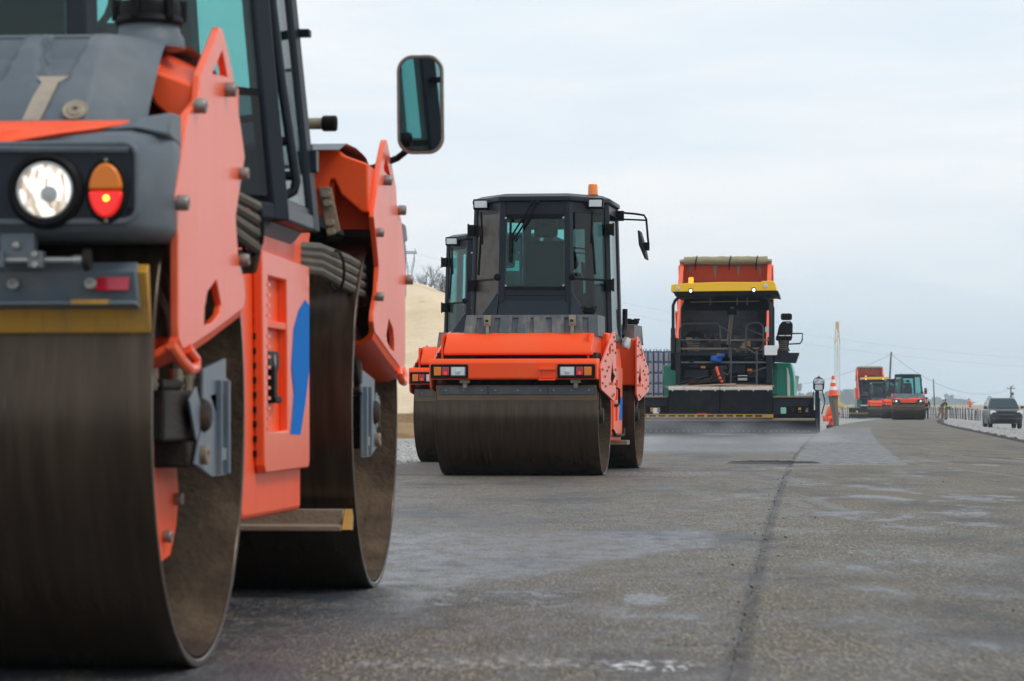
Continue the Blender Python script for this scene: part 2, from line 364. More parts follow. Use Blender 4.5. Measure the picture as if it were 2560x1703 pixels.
# ------------------------------------------------------------------ the setting
def rx(c, Y):
    q = .00015*Y*Y if Y < 180 else .00015*180*180+.00015*360*(Y-180)
    return c+.089*Y+q
def rz(Y): return 0 if Y < 80 else -.0021*(min(Y, 320)-80)
def ground_z(c, Y):
    """height of the terrain beside and below the road"""
    if c > 4.0: z = rz(Y)-.05-min(.42, .09*(c-4.0))
    elif c < -5.0: z = rz(Y)-.09
    else: z = rz(Y)-.13
    up = sst(Y, 296, 312)
    return z*(1-up)+.38*up if Y < 330 else .38
def to_c(X, Y): return X-rx(0, Y)
def gz(X, Y): return ground_z(to_c(X, Y), Y)

def sheet(name, cs, Ys, zf, mat, jit=None):
    vs = []; fs = []; uvs = []
    for Y in Ys:
        for i, c in enumerate(cs):
            c2 = c+(jit(i, Y) if jit else 0)
            vs.append((rx(c2, Y), Y, zf(c2, Y))); uvs.append((c2, Y))
    W = len(cs)
    fs = [(j*W+i, j*W+i+1, (j+1)*W+i+1, (j+1)*W+i) for j in range(len(Ys)-1) for i in range(W-1)]
    me = bpy.data.meshes.new(name); me.from_pydata(vs, [], fs); me.materials.append(M[mat])
    l = me.uv_layers.new(name='uv')
    for lp in me.loops: l.data[lp.index].uv = uvs[lp.vertex_index]
    o = bpy.data.objects.new(name, me); C.objects.link(o); return tag(o, kind='structure')
def seq(a, b, s0, g=1.0):
    out = [a]
    while out[-1] < b: out.append(min(b, out[-1]+s0)); s0 *= g
    return out
Yt = seq(-40, 30, 10)+seq(34, 290, 4)+seq(294, 330, 2)+[340, 380, 450, 600, 900, 1500, 3000, 6000]
Ct = [-2500, -900, -300, -120, -60, -35, -22, -14, -10, -7.5, -5.6, -5.02, -4.98, -2, 0, 2, 3.98, 4.02, 4.6, 5.4, 6.5, 8, 10, 14, 20, 30, 50, 90, 200, 600, 2000]
sheet('ground', Ct, Yt, lambda c, Y: ground_z(c, Y), 'ground')
def seamj(Y): return .016*noise.noise((0, Y*1.3, 0))+.010*noise.noise((3, Y*5.5, 0))+.006*noise.noise((5, Y*17, 0))
Yr = seq(-14, 24, .07)+seq(24.2, 90, .25, 1.004)+seq(92, 279, 3)
def jr(i, Y): return (seamj(Y) if i < 2 else 0)
sheet('road', [-.160, -.125, .15, .6, 1.5, 2.6, 3.6, 3.97], Yr, lambda c, Y: rz(Y)+(.010 if c > -.13 else .003)+.003*noise.noise((c*1.2, Y*.7, 3)), 'asphalt', jr)
def jl(i, Y): return (seamj(Y)+.006*noise.noise((9, Y*11, 0)) if i > 5 else 0)
Yl = [y for y in Yr if y < 76.8]
sheet('road_lane', [-4.95, -4.4, -3, -2, -1, -.5, -.185, -.140], Yl, lambda c, Y: rz(Y)+(0 if c < -.178 else -.007)+.003*noise.noise((c*1.2, Y*.7, 3)), 'asphalt', jl)
sheet('road_joint', [-.25, -.03], [-14, 20, 76, 140], lambda c, Y: rz(Y)-.022, 'fresh_asphalt')
# ragged dark crumbs along the outer edge of the pavement
g = MB(); Ys = seq(30, 200, .22)
g.grid(lambda u, v: (lambda Y: (rx(3.93+.42*u+.05*noise.noise((u*3, Y, 1)), Y), Y, rz(Y)-.03+.075*math.sin(PI*u)*(0.55+noise.noise((u*4, Y*1.3, 0))+.4*noise.noise((u*9, Y*4, 5)))))(Ys[int(round(v*(len(Ys)-1)))]), 5, len(Ys)-1)
tag(g.done('pavement_edge', 'fresh_asphalt', raw=True), kind='structure')
# spill of loose mix left on the seam
g = MB()
g.grid(lambda u, v: (rx(-.95+1.15*u, 38.3+.35*v-.5*u), 38.3+.35*v-.5*u+.04*noise.noise((u*9, v*4, 0)), .012+.035*(math.sin(PI*u)**.5*math.sin(PI*v))*(.7+.6*noise.noise((u*14, v*5, 2)))), 40, 10)
tag(g.done('asphalt_spill', 'fresh_asphalt', raw=True), kind='stuff', label='thin dark smear of loose asphalt across the joint')

def stones(name, n, fn, s0, s1, mat='stone'):
    vs = []; fs = []
    base = [(1, 0, 0), (0, 1, 0), (-1, 0, 0), (0, -1, 0), (0, 0, .8), (0, 0, -.6)]
    ft = [(0, 1, 4), (1, 2, 4), (2, 3, 4), (3, 0, 4), (1, 0, 5), (2, 1, 5), (3, 2, 5), (0, 3, 5)]
    for k in range(n):
        x, y, z = fn(); s = s0+(s1-s0)*random.random()**2; a = random.random()*6.3; o = len(vs); ca, sa = math.cos(a)*s, math.sin(a)*s
        for p in base:
            j = .7+.6*random.random(); vs.append((x+(p[0]*ca-p[1]*sa)*j, y+(p[0]*sa+p[1]*ca)*j, z+p[2]*s*j*.8))
        fs += [tuple(i+o for i in f) for f in ft]
    me = bpy.data.meshes.new(name); me.from_pydata(vs, [], fs); me.materials.append(M[mat]); o = bpy.data.objects.new(name, me); C.objects.link(o); return o
def on(c0, c1, Y0, Y1, e=1):
    def f():
        c = c0+(c1-c0)*random.random(); Y = Y0+(Y1-Y0)*random.random()**e; return rx(c, Y), Y, ground_z(c, Y)
    return f
tag(stones('gravel', 9000, on(4.35, 11, 50, 240, 1.6), .015, .06), 'pale crushed stone on the right shoulder', 'gravel', kind='stuff')
tag(stones('gravel', 5000, on(-9, -4.95, 34, 80), .012, .05), 'pale crushed stone below the sand bank', 'gravel', kind='stuff')
tag(stones('gravel', 3500, on(-4.9, -.4, 78, 150), .012, .05), 'grey crushed stone on the unpaved lane', 'gravel', kind='stuff')
tag(stones('asphalt_crumbs', 420, lambda: (lambda c, Y: (rx(c, Y), Y, rz(Y)+.012))(random.choice((-.16, random.uniform(-.5, 3.9), random.uniform(3.4, 3.95)))+random.gauss(0, .05), random.uniform(7, 70)), .003, .011, 'fresh_asphalt'), 'loose black crumbs scattered over the new road', 'crumbs', kind='stuff')

# sand bank at the left
def sandz(X, Y):
    right = 1-sst(X+.10*(Y-100), -3.5, 4.6)
    t = sst(Y, 74, 77)*.12+sst(Y, 75, 104)*.88
    h_ = (5.05*right)*t
    h_ *= 1-.25*sst(Y, 118, 160)
    return -.16+h_+(.13*noise.noise((X*.5, Y*.5, 0))+.08*noise.noise((X*1.7, Y*1.7, 4))+.16*abs(noise.noise((X*1.1+Y*.1, Y*.16, 7)))+.05*noise.noise((X*4, Y*4, 2)))*min(1, h_*2)
g = MB(); g.grid(lambda u, v: (lambda X, Y: (X, Y, sandz(X, Y)))(-60+66*u**.6, 72+90*v**1.3), 150, 120)
tag(g.done('sand_bank', 'sand', raw=True), kind='structure')

# ------------------------------------------------------------------ roller parts shared by the machines
def drum(root, R, W, b0, mb=None):
    """steel shell with thin rim, dirty recess and end wall at both sides"""
    d = MB(mb)
    d.lathe([(R, 0), (R, W), (R-.022, W), (R-.022, 0)], (-W, b0, R), (1, 0, 0), 96, closed=True)
    o = d.done('drum', 'drum', root, bevel=.004)
    for a0, a1 in ((-.42, -.004), (-W+.004, -W+.42)):
        i = MB(mb); n = 72; nu = 8
        def f(u, v):
            th = 2*PI*v; lump = .5+.5*noise.noise((math.cos(th)*2.3, math.sin(th)*2.3, u*3+a0))
            r = R-.025-.03*max(0, lump-.35)*math.sin(PI*min(1, max(.05, u)))-.004
            return (a0+(a1-a0)*u, b0+math.sin(th)*r, R+math.cos(th)*r)
        i.grid(f, nu, n); i.done('drum_inner_rim', 'dirt', o)
        e = MB(mb); ae = a0 if a0 > -W/2 else a1
        e.lathe([(R-.03, ae-.01), (R-.03, ae+.01), (.3, ae+.02), (.2, ae+.06), (.02, ae+.06)], (0, b0, R), (1, 0, 0), 48); e.done('drum_end_wall', 'motor', o)
    return o
def bolt(root, p, d, r=.02, l=.03, mat='bolt', name='bolt', mb=None, ma=None):
    q = Vector(p); d = Vector(d)
    m_ = MB(mb, ma); m_.lathe([(r*.95, 0), (r, .15*l), (r, .85*l), (r*.85, l), (r*.5, l), (r*.45, .6*l), (.001, .6*l)], q, d, 12); return m_.done(name, mat, root)

def cab(root, oct_, z0, zw, zs, z1, inset, W, glass_side='glass'):
    """eight-sided operator cab; oct_ = plan corners starting at the rear-left, going round"""
    ca = sum(p[0] for p in oct_)/8; cb = sum(p[1] for p in oct_)/8; n = 8
    def P(i, z):
        p = oct_[i % n]; t = (z-zs)/(z1-zs); k = 1-inset*t
        return (ca+(p[0]-ca)*k, cb+(p[1]-cb)*k, z)
    # floor and lower walls
    lw = MB(); lw.loft([[P(i, z0) for i in range(n)], [P(i, z0+.06) for i in range(n)]]); lw.done('cab_floor', 'slate', root, bevel=.01)
    for i in range(n):
        p = MB(); q0 = [P(i, z) for z in (z0+.05, z1)]; q1 = None
        a, b = Vector(P(i, z0)), Vector(P(i, z1)); prv = (Vector(P(i-1, z0))-a).normalized(); nx = (Vector(P(i+1, z0))-a).normalized()
        inw = (Vector((ca, cb, z0))-a); inw.z = 0; inw.normalize(); wd = .055
        sec = lambda c: [c+prv*wd, c-inw*.012, c+nx*wd, c+nx*wd+inw*.05, c+prv*wd+inw*.05]
        p.loft([sec(a), sec(b)]); p.done('cab_pillar', 'slate', root, bevel=.006)
    out = []
    for i in range(n):
        a, b = i, (i+1) % n
        def quad(za, zb, ins, th, m_, name, bev=0):
            A0, B0, B1, A1 = [Vector(v) for v in (P(a, za), P(b, za), P(b, zb), P(a, zb))]
            d = (B0-A0).normalized(); inw = Vector((ca, cb, za))-(A0+B0)/2; inw.z = 0; inw.normalize()
            A0 += d*ins; A1 += d*ins; B0 -= d*ins; B1 -= d*ins
            A0, B0, B1, A1 = [v+inw*.012 for v in (A0, B0, B1, A1)]
            q = MB(); q.loft([[A0, B0, B1, A1], [v+inw*th for v in (A0, B0, B1, A1)]]); return q.done(name, m_, root, bevel=bev)
        kind = ('rear', 'corner', 'side', 'corner', 'rear', 'corner', 'side', 'corner')[i]
        if kind == 'rear':
            quad(z0+.05, zw-.04, .0, .03, 'slate', 'lower_panel', .004)
            quad(zw-.04, zw+.02, .03, .04, 'slate', 'window_sill', .006)
            quad(zw+.02, z1-.14, .055, .006, 'glass', 'window')
            quad(zw+.02, zw+.06, .05, .012, 'black', 'window_seal'); quad(z1-.19, z1-.135, .05, .012, 'black', 'window_seal')
            quad(z1-.14, z1, .03, .04, 'slate', 'header_panel', .006)
        elif kind == 'corner':
            quad(zs, zw+.13, .05, .012, 'glass_dark', 'lower_window'); quad(zw+.13, zw+.155, .05, .02, 'black', 'window_seal')
            quad(zw+.155, z1-.12, .055, .006, glass_side if i == 1 else 'glass', 'window')
            quad(z1-.12, z1, .03, .04, 'slate', 'header_panel', .006)
        else:
            quad(zs, z1-.1, .03, .008, 'glass', 'door_glass'); quad(z0+.05, zs, .02, .03, 'slate', 'lower_panel', .004)
            quad(z1-.1, z1, .03, .04, 'slate', 'header_panel', .006)
    r = MB(); ex = 1.035
    def E(i, z, k): p = P(i, z1); return (ca+(p[0]-ca)*k, cb+(p[1]-cb)*k, z)
    r.loft([[E(i, z1, ex) for i in range(n)], [E(i, z1+.05, ex) for i in range(n)], [E(i, z1+.09, .9) for i in range(n)]])
    r.done('cab_roof', 'slate', root, bevel=.012)
    # seat, console, steering wheel
    s = MB(); s.box(ca-.26, ca+.26, cb-.05, cb+.45, z0+.06, z0+.5); s.done('seat_base', 'black', root, bevel=.03)
    s = MB(); s.box(ca-.24, ca+.24, cb-.16, cb-.04, z0+.45, z0+1.1); s.box(ca-.13, ca+.13, cb-.15, cb-.05, z0+1.14, z0+1.3); s.done('seat_back', 'black', root, bevel=.04, seg=3)
    s = MB(); s.prism([(cb+.65, z0+.05), (cb+.95, z0+.05), (cb+.85, z0+.75), (cb+.7, z0+.8)], 'x', ca-.3, ca+.3); s.done('console', 'black', root, bevel=.03)
    s = MB(); pts = [(ca+.19*math.cos(t), cb+.62+.1*math.sin(t), z0+.85+.16*math.sin(t)) for t in [2*PI*i/20 for i in range(20)]]; s.tube(pts, .015, 6, closed=True); s.cyl((ca, cb+.62, z0+.85), (ca, cb+.8, z0+.6), .02, 8); s.done('steering_wheel', 'black', root)
    return P

def person_mesh(name, pts, edges, mat, parent, sub=1, root_i=0):
    """pts: (x,y,z,rx[,ry])"""
    me = bpy.data.meshes.new(name); me.from_pydata([p[:3] for p in pts], edges, []); me.materials.append(M[mat])
    o = bpy.data.objects.new(name, me); C.objects.link(o)
    md = o.modifiers.new('skin', 'SKIN'); md.use_smooth_shade = True
    sv_ = me.skin_vertices.new() if not me.skin_vertices else me.skin_vertices[0]
    for i, p in enumerate(pts):
        d = me.skin_vertices[0].data[i]; d.radius = (p[3], p[4] if len(p) > 4 else p[3]); d.use_root = (i == root_i)
    s = o.modifiers.new('sub', 'SUBSURF'); s.levels = sub; s.render_levels = sub
    if parent: o.parent = parent
    return o
def person(label, loc, face, J, jacket, trousers, cap=None, vest=None, boots='navy', group=None):
    """J: joints in metres, y = facing direction"""
    root = thing('person', label, 'person', loc, face, group)
    def v(k, r, r2=None): return (*J[k], r, r2 or r)
    hd = Vector(J['head']); nk = Vector(J['neck'])
    up = (hd-nk).normalized(); fw = Vector((0, 1, 0)); fw = (fw-up*fw.dot(up)).normalized(); rt = fw.cross(up)
    pts = [v('pelvis', .13, .1), v('chest', .145, .1), v('neck', .055), (*(hd-up*.03), .068, .08), (*(hd+up*.09), .075, .088)]
    ed = [(0, 1), (1, 2), (2, 3), (3, 4)]
    for s in 'LR':
        k = len(pts); pts += [v('sh'+s, .055), v('el'+s, .042), v('wr'+s, .03), (*(Vector(J['wr'+s])+(Vector(J['wr'+s])-Vector(J['el'+s])).normalized()*.1), .035, .018)]
        ed += [(1, k), (k, k+1), (k+1, k+2), (k+2, k+3)]
        k = len(pts); pts += [v('hip'+s, .085), v('kn'+s, .06), v('an'+s, .045)]; ed += [(0, k), (k, k+1), (k+1, k+2)]
    person_mesh('body', pts, ed, 'skin', root)
    # face and hair
    nose = MB(); nose.loft([[hd+fw*.085+rt*.012-up*.012, hd+fw*.085-rt*.012-up*.012, hd+fw*.08+up*.03], [hd+fw*.115-up*.008]*3]); nose.done('nose', 'skin', root, raw=True)
    for q in (-1, 1):
        MB().ball(hd+fw*.085+rt*.032*q+up*.03, .012, 6).done('eye', 'hair', root, raw=True)
    mth = MB(); mth.obox(hd+fw*.082-up*.05, (.05, .015, .01)); mth.done('mouth', 'hi_orange' if False else 'hair', root, raw=True)
    MB().ball(hd+up*.06-fw*.02, .098, 10, (1, 1.08, 1)).done('hair', 'hair', root, raw=True)
    tor = [v('pelvis', .155, .125), v('chest', .18, .125), (*(nk-Vector((0, 0, .05))), .07, .07)]; te = [(0, 1), (1, 2)]
    for s in 'LR':
        k = len(tor); tor += [v('sh'+s, .075), v('el'+s, .06), v('wr'+s, .045)]; te += [(1, k), (k, k+1), (k+1, k+2)]
    person_mesh('jacket', tor, te, jacket, root)
    if vest:
        person_mesh('vest', [v('pelvis', .175, .145), v('chest', .2, .15), (*(nk-Vector((0, 0, .07))), .1, .1)], [(0, 1), (1, 2)], vest, root)
    leg = [v('pelvis', .15, .12)]; le = []
    for s in 'LR':
        k = len(leg); leg += [v('hip'+s, .1), v('kn'+s, .078), v('an'+s, .07)]; le += [(0, k), (k, k+1), (k+1, k+2)]
    person_mesh('trousers', leg, le, trousers, root)
    for s in 'LR':
        a = Vector(J['an'+s]); b_ = MB(); b_.prism([(a.y-.08, a.z-.08), (a.y+.17, a.z-.08), (a.y+.17, a.z-.04), (a.y+.06, a.z+.06), (a.y-.08, a.z+.06)], 'x', a.x-.05, a.x+.05); b_.done('boot', boots, root, bevel=.02, raw=True)
    if cap:
        h_ = MB(); h_.ball(hd+up*.09, .122, 12, (1, 1.12, .8)); h_.lathe([(.15, 0), (.15, .012), (.11, .02)], hd+up*.07+fw*.02, up, 16); h_.done('helmet', cap, root, raw=True)
    return root
STAND = dict(pelvis=(0, 0, .95), chest=(0, .01, 1.3), neck=(0, 0, 1.47), head=(0, .02, 1.6), shL=(-.19, 0, 1.4), shR=(.19, 0, 1.4), elL=(-.25, .02, 1.12), elR=(.25, .02, 1.12), wrL=(-.23, .12, .9), wrR=(.23, .12, .9),
             hipL=(-.09, 0, .9), hipR=(.09, 0, .9), knL=(-.1, .03, .5), knR=(.1, .03, .5), anL=(-.11, -.02, .08), anR=(.11, -.02, .08))
BEND = dict(pelvis=(0, 0, .85), chest=(0, .3, 1.02), neck=(0, .47, 1.06), head=(0, .6, 1.05), shL=(-.19, .38, 1.03), shR=(.19, .38, 1.03), elL=(-.24, .5, .8), elR=(.24, .5, .8), wrL=(-.12, .62, .6), wrR=(.12, .62, .6),
            hipL=(-.1, -.02, .82), hipR=(.1, -.02, .82), knL=(-.13, .16, .45), knR=(.13, .16, .45), anL=(-.14, 0, .08), anR=(.14, 0, .08))
LEAN = dict(STAND, pelvis=(0, 0, .92), chest=(0, .14, 1.24), neck=(0, .24, 1.4), head=(0, .3, 1.51), shL=(-.19, .18, 1.33), shR=(.19, .18, 1.33), elL=(-.22, .4, 1.15), elR=(.22, .4, 1.15), wrL=(-.08, .58, 1.1), wrR=(.08, .58, 1.1), knL=(-.13, .2, .5), anL=(-.13, .16, .08), knR=(.12, -.2, .5), anR=(.12, -.42, .1))
SIT = dict(pelvis=(0, 0, .1), chest=(0, .02, .45), neck=(0, .03, .62), head=(0, .06, .76), shL=(-.2, .02, .55), shR=(.2, .02, .55), elL=(-.27, .16, .32), elR=(.27, .16, .32), wrL=(-.15, .4, .36), wrR=(.15, .4, .36),
           hipL=(-.1, .05, .06), hipR=(.1, .05, .06), knL=(-.13, .46, .1), knR=(.13, .46, .1), anL=(-.12, .5, -.32), anR=(.12, .5, -.32))
CROUCH = dict(pelvis=(0, 0, .42), chest=(0, .16, .75), neck=(0, .22, .92), head=(0, .27, 1.04), shL=(-.19, .18, .84), shR=(.19, .18, .84), elL=(-.24, .36, .66), elR=(.24, .36, .66), wrL=(-.1, .5, .58), wrR=(.1, .5, .58),
              hipL=(-.1, .02, .4), hipR=(.1, .02, .4), knL=(-.14, .38, .5), knR=(.14, .38, .5), anL=(-.14, .12, .08), anR=(.14, .12, .08))

# ------------------------------------------------------------------ big roller with round headlights (nearest machine)
# builder coordinates: a = across, 0 at the right rim of the drums, negative inwards; b = forward from the near axle; z up
def big_roller(label):
    W, L, R = 2.0, 3.74, .70
    FRAME[0] = lambda p: (p[0]+W/2, p[1]-L/2, p[2])
    root = thing('road_roller', label, 'road roller')
    for mb in (None, L):
        drum(root, R, W, 0, mb)
        # side plates with cut-outs, rolled lower lip
        out = [(-.02, 1.765), (.015, 1.785), (.06, 1.785), (.10, 1.765), (.217, 1.683), (.378, 1.515), (.425, 1.455), (.323, 1.335), (.272, 1.27), (.31, 1.168), (.415, 1.09), (.435, 1.05), (.40, 1.01), (-.06, .935), (-.40, .885), (-.52, .875), (-.575, .90), (-.585, .94),
               (-.585, 1.166), (-.625, 1.271), (-.45, 1.499), (-.30, 1.55), (-.275, 1.62)]
        tri = [(.058, 1.725), (.135, 1.66), (-.09, 1.645)]
        cut = [(-.035, 1.076), (-.17, 1.037), (-.208, .995), (-.22, .945), (-.10, .955), (.02, .985), (.04, 1.01), (0, 1.045)]
        for ma in (None, -W):
            p = MB(mb, ma); p.prism(out, 'x', .025, .047, (tri, cut)); pl = p.done('side_plate', 'orange_plate', root, bevel=.004)
            q = MB(mb, ma)      # lip rolled inwards under the plate
            lip = [(.40, 1.01), (.15, .97), (-.06, .935), (-.40, .885), (-.52, .875), (-.575, .90)]
            secs = []
            for b, z in lip:
                secs.append([(.047, b, z+.01), (.035, b-.01, z-.025), (-.02, b-.03, z-.05), (-.12, b-.06, z-.055), (-.12, b-.06, z-.035), (-.015, b-.03, z-.03), (.018, b-.005, z-.01), (.025, b, z+.012)])
            q.loft(secs); q.done('plate_lip', 'orange', pl, bevel=.002)
            e = MB(mb, ma); t = lambda k, s: (.055+.0*s, -.50+k*.12+.0, .86-s*.05)
            pts = [(.03, -.60, .885), (.05, -.56, .845), (.055, -.47, .822), (.055, -.39, .828), (.05, -.36, .85), (.04, -.43, .88)]
            e.tube(pts, .015, 8); e.done('lifting_eye', 'orange_plate', pl)
            for b, z in ((.105, 1.62), (-.351, 1.53), (-.60, 1.254)): bolt(pl, (.046, b, z), (1, 0, 0), .021, .032, mb=mb, ma=ma)
            for b, z in ((.33, 1.40), (.34, 1.15)): bolt(pl, (.046, b, z), (1, 0, 0), .018, .028, mb=mb, ma=ma)
            # arm from the frame out to the plate
            s = MB(mb, ma)
            s.loft([[(-.95, b, z1_), (-.10, b, z1_), (-.07, b, z1_-.03), (.027, b, z1_-.065), (.027, b, 1.473), (.0, b, 1.473), (-.079, b, 1.543), (-.105, b, 1.60), (-.95, b, 1.60)] for b, z1_ in ((-.28, 1.66), (.05, 1.715), (.44, 1.725))])
            s.done('yoke_arm', 'orange', root, bevel=.008)
            s = MB(mb, ma); s.prism([(-.27, 1.60), (.40, 1.60), (.40, 1.48), (-.2, 1.50)], 'x', -.14, -.11); s.done('arm_web', 'orange', root, bevel=.003)
            s = MB(mb, ma); s.prism([(-.9, 1.46), (-.15, 1.46), (-.12, 1.61), (-.9, 1.61)], 'y', .43, .445); s.prism([(-.15, 1.42), (.022, 1.42), (.022, 1.62), (-.15, 1.62)], 'y', .20, .22); s.done('yoke_plate', 'orange', root)
            s = MB(mb, ma); s.prism([(-.165, 1.57), (-.115, 1.57), (-.08, 1.40), (-.13, 1.375)], 'y', .44, .465); br = s.done('hose_bracket', 'brown_steel', root, bevel=.003)
            for a, z in ((-.128, 1.54), (-.122, 1.505), (-.112, 1.43), (-.108, 1.395)):
                q = MB(mb, ma); q.cyl((a, .46, z), (a, .53, z), .014, 10); q.done('hose_fitting', 'brass', br)
            # support plate into the drum recess, hydraulic motor, hoses, gauge bracket
            s = MB(mb, ma); s.prism([(-.42, 1.02), (-.1, 1.02), (.02, .75), (.12, .63), (.25, .55), (.275, .47), (.24, .38), (.15, .30), (0, .285), (-.09, .38), (-.12, .62), (-.36, .82)], 'x', -.15, -.12); sp = s.done('drum_support', 'orange', root, bevel=.004)
            for b, z in ((.21, .46), (.05, .36)): bolt(sp, (-.12, b, z), (1, 0, 0), .018, .025, mb=mb, ma=ma)
            s = MB(mb, ma); s.box(-.16, -.03, -.38, .16, .63, .77); s.box(-.16, -.05, -.30, .1, .77, .80); s.box(-.18, -.02, -.08, .14, .555, .63); s.lathe([(.05, 0), (.05, .03), (.035, .05), (.01, .05)], (-.03, .03, .70), (1, 0, 0), 14)
            mo = s.done('hydraulic_motor', 'motor', root, bevel=.01)
            s = MB(mb, ma); s.prism([(-.16, .74), (-.06, .78), (.04, .70), (-.06, .63)], 'x', -.012, -.004); s.done('motor_shield', 'slate_light', mo, bevel=.002)
            for b0, a0 in ((-.33, -.08), (-.02, -.07), (.05, -.05)):
                s = MB(mb, ma); s.tube([(a0, b0, .70), (a0, b0+.01, .78), (a0-.01, b0+.02, .86), (a0-.03, b0+.02, .98), (a0-.08, b0, 1.1)], .017, 8); hs = s.done('hydraulic_hose', 'hose', root)
                s = MB(mb, ma)
                for k in range(5): s.lathe([(.02, 0), (.023, .006), (.02, .012)], (a0, b0+.002*k, .705+k*.024), (0, 0, 1), 10)
                s.cyl((a0, b0, .69), (a0, b0, .83), .0195, 10); s.done('hose_fitting', 'brass', hs)
            s = MB(mb, ma); s.prism([(.03, .83), (.385, .865), (.385, .81), (.42, .805), (.42, .78), (.39, .77), (.39, .525), (.16, .525), (-.08, .565), (.0, .65), (.03, .75)], 'x', -.012, -.002, ([(.24, .76), (.345, .76), (.345, .64), (.24, .64)],))
            bk = s.done('gauge_bracket', 'slate_light', root, bevel=.002)
            s = MB(mb, ma); s.box(-.002, .014, .225, .24, .53, .80); s.box(-.002, .014, .345, .37, .53, .80); s.box(-.002, .010, .26, .33, .57, .605); s.done('bracket_rib', 'slate_light', bk, bevel=.001)
            bolt(bk, (-.002, .0, .59), (1, 0, 0), .028, .02, 'brown_steel', mb=mb, ma=ma)
        # scraper with steel bar
        s = MB(mb); s.prism([(-.655, .915), (-.668, .915), (-.72, 1.07), (-.70, 1.09), (-.685, 1.09)], 'x', -W+.02, -.008); scp = s.done('scraper', 'yellow_worn', root, bevel=.003)
        s = MB(mb)
        s.loft([[(a, -.735, .985), (a, -.70, .975), (a, -.688, .985), (a, -.728, 1.075), (a, -.715, 1.09), (a, -.725, 1.095), (a, -.748, 1.075), (a, -.70, .99)] for a in (-W+.06, -.03)])
        s.prism([(-.735, .995), (-.76, 1.07), (-.745, 1.075), (-.715, .995)], 'x', -W+.06, -.03); s.prism([(-.77, .985), (-.715, .985), (-.715, .995), (-.77, .995)], 'x', -W+.06, -.03)
        bar = s.done('scraper_bar', 'slate_light', root, bevel=.002)
        for a in (-.345, -.145, -.75, -1.2, -1.6): bolt(bar, (a, -.752, 1.035), (0, -1, .3), .016, .018, 'steel', mb=mb)
        s = MB(mb); s.obox((-.088, -.760, 1.038), (.085, .006, .036), (-20, 0, 0)); s.done('reflector', 'red_reflector', bar)
        s = MB(mb); s.obox((-.145, -.745, .992), (.095, .058, .012)); s.done('bar_slot', 'yellow_worn', bar)
        # bumper casting
        def ring(z, bf, ins): return [(-W+.03+ins, bf, z), (-.03-ins, bf, z), (.0-ins, bf+.05, z), (.045-ins, -.63+ins, z), (.045-ins, -.50, z), (-W-.045+ins, -.50, z), (-W-.045+ins, -.63+ins, z), (-W+ins, bf+.05, z)]
        s = MB(mb); s.loft([ring(1.15, -.80, .03), ring(1.165, -.855, .008), ring(1.19, -.87, 0), ring(1.375, -.87, 0), ring(1.41, -.83, .003), ring(1.45, -.70, .01), ring(1.47, -.64, .02)])
        bp = s.done('bumper', 'plastic', root, bevel=.018, seg=3, ang=.9)
        def zb(z):
            L3 = [(1.0, -.872), (1.375, -.872), (1.41, -.832), (1.45, -.702), (1.5, -.55)]
            for (z0, b0), (z1, b1) in zip(L3[:-1], L3[1:]):
                if z <= z1: return b0+(b1-b0)*(z-z0)/(z1-z0)-.012
        s = MB(mb)     # orange band let into the top of the bumper
        low = [(-W/2, 1.37), (-.62, 1.37), (-.42, 1.372), (-.30, 1.392), (-.20, 1.41), (-.123, 1.424), (-.05, 1.442)]
        low = low+[(-W-a, z) for a, z in reversed(low[1:])]
        nrm = [(a, z) for a, z in low]
        vs_ = []; fs_ = []
        for i, (a, z) in enumerate(nrm):
            vs_ += [(a, zb(z), z+.006), (a, zb((z+1.447)/2)-.006, (z+1.447)/2+.008), (a, zb(1.447), 1.458), (a, zb(1.447)+.03, 1.44), (a, zb(z)+.03, z-.01)]
        k = len(nrm)
        for i in range(k-1): fs_ += [(i*5+j, i*5+(j+1) % 5, (i+1)*5+(j+1) % 5, (i+1)*5+j) for j in range(5)]
        s.add(vs_, fs_); s.prism([(-.40, 1.378), (-.47, 1.32), (-.52, 1.25), (-.55, 1.163), (-W+.55, 1.163), (-W+.52, 1.25), (-W+.47, 1.32), (-W+.40, 1.378)], 'y', -.8815, -.86); s.done('bumper_band', 'orange', bp)
        for ma in (None, -W):
            s = MB(mb, ma); s.loft([[(-.16, -.79, 1.425), (-.16, -.72, 1.445), (-.16, -.62, 1.44), (-.16, -.62, 1.40)], [(-.02, -.78, 1.435), (-.02, -.71, 1.468), (-.02, -.60, 1.465), (-.02, -.60, 1.40)], [(.044, -.70, 1.42), (.044, -.64, 1.487), (.044, -.52, 1.492), (.044, -.52, 1.40)]]); s.done('corner_fin', 'plastic', bp, bevel=.01)
        for ma in (None, -W):
            # lamp panel with raised rim, round headlight, oval tail lamp
            s = MB(mb, ma); rr = rrect(-.42, .0, 1.19, 1.385, .035)
            s.prism(rr, 'y', -.876, -.869); lp = s.done('lamp_panel', 'slate', bp)
            s = MB(mb, ma); s.tube([(a, -.876, z) for a, z in rr], .008, 6, closed=True); s.done('panel_rim', 'plastic', lp)
            s = MB(mb, ma); s.tube([(-.40, -.877, 1.375), (-.3, -.879, 1.372), (-.02, -.877, 1.37)], .009, 6); s.done('panel_rib', 'plastic', lp)
            hc = (-.232, 1.268)
            s = MB(mb, ma); s.lathe([(.098, 0), (.096, .012), (.084, .022), (.074, .018), (.072, 0)], (hc[0], -.874, hc[1]), (0, -1, 0), 36, closed=True); hb = s.done('headlight_bezel', 'black', lp)
            s = MB(mb, ma); s.lathe([(.074, .004), (.072, .02), (.067, .022), (.065, .008)], (hc[0], -.874, hc[1]), (0, -1, 0), 36, closed=True); s.done('headlight_ring', 'rim', hb)
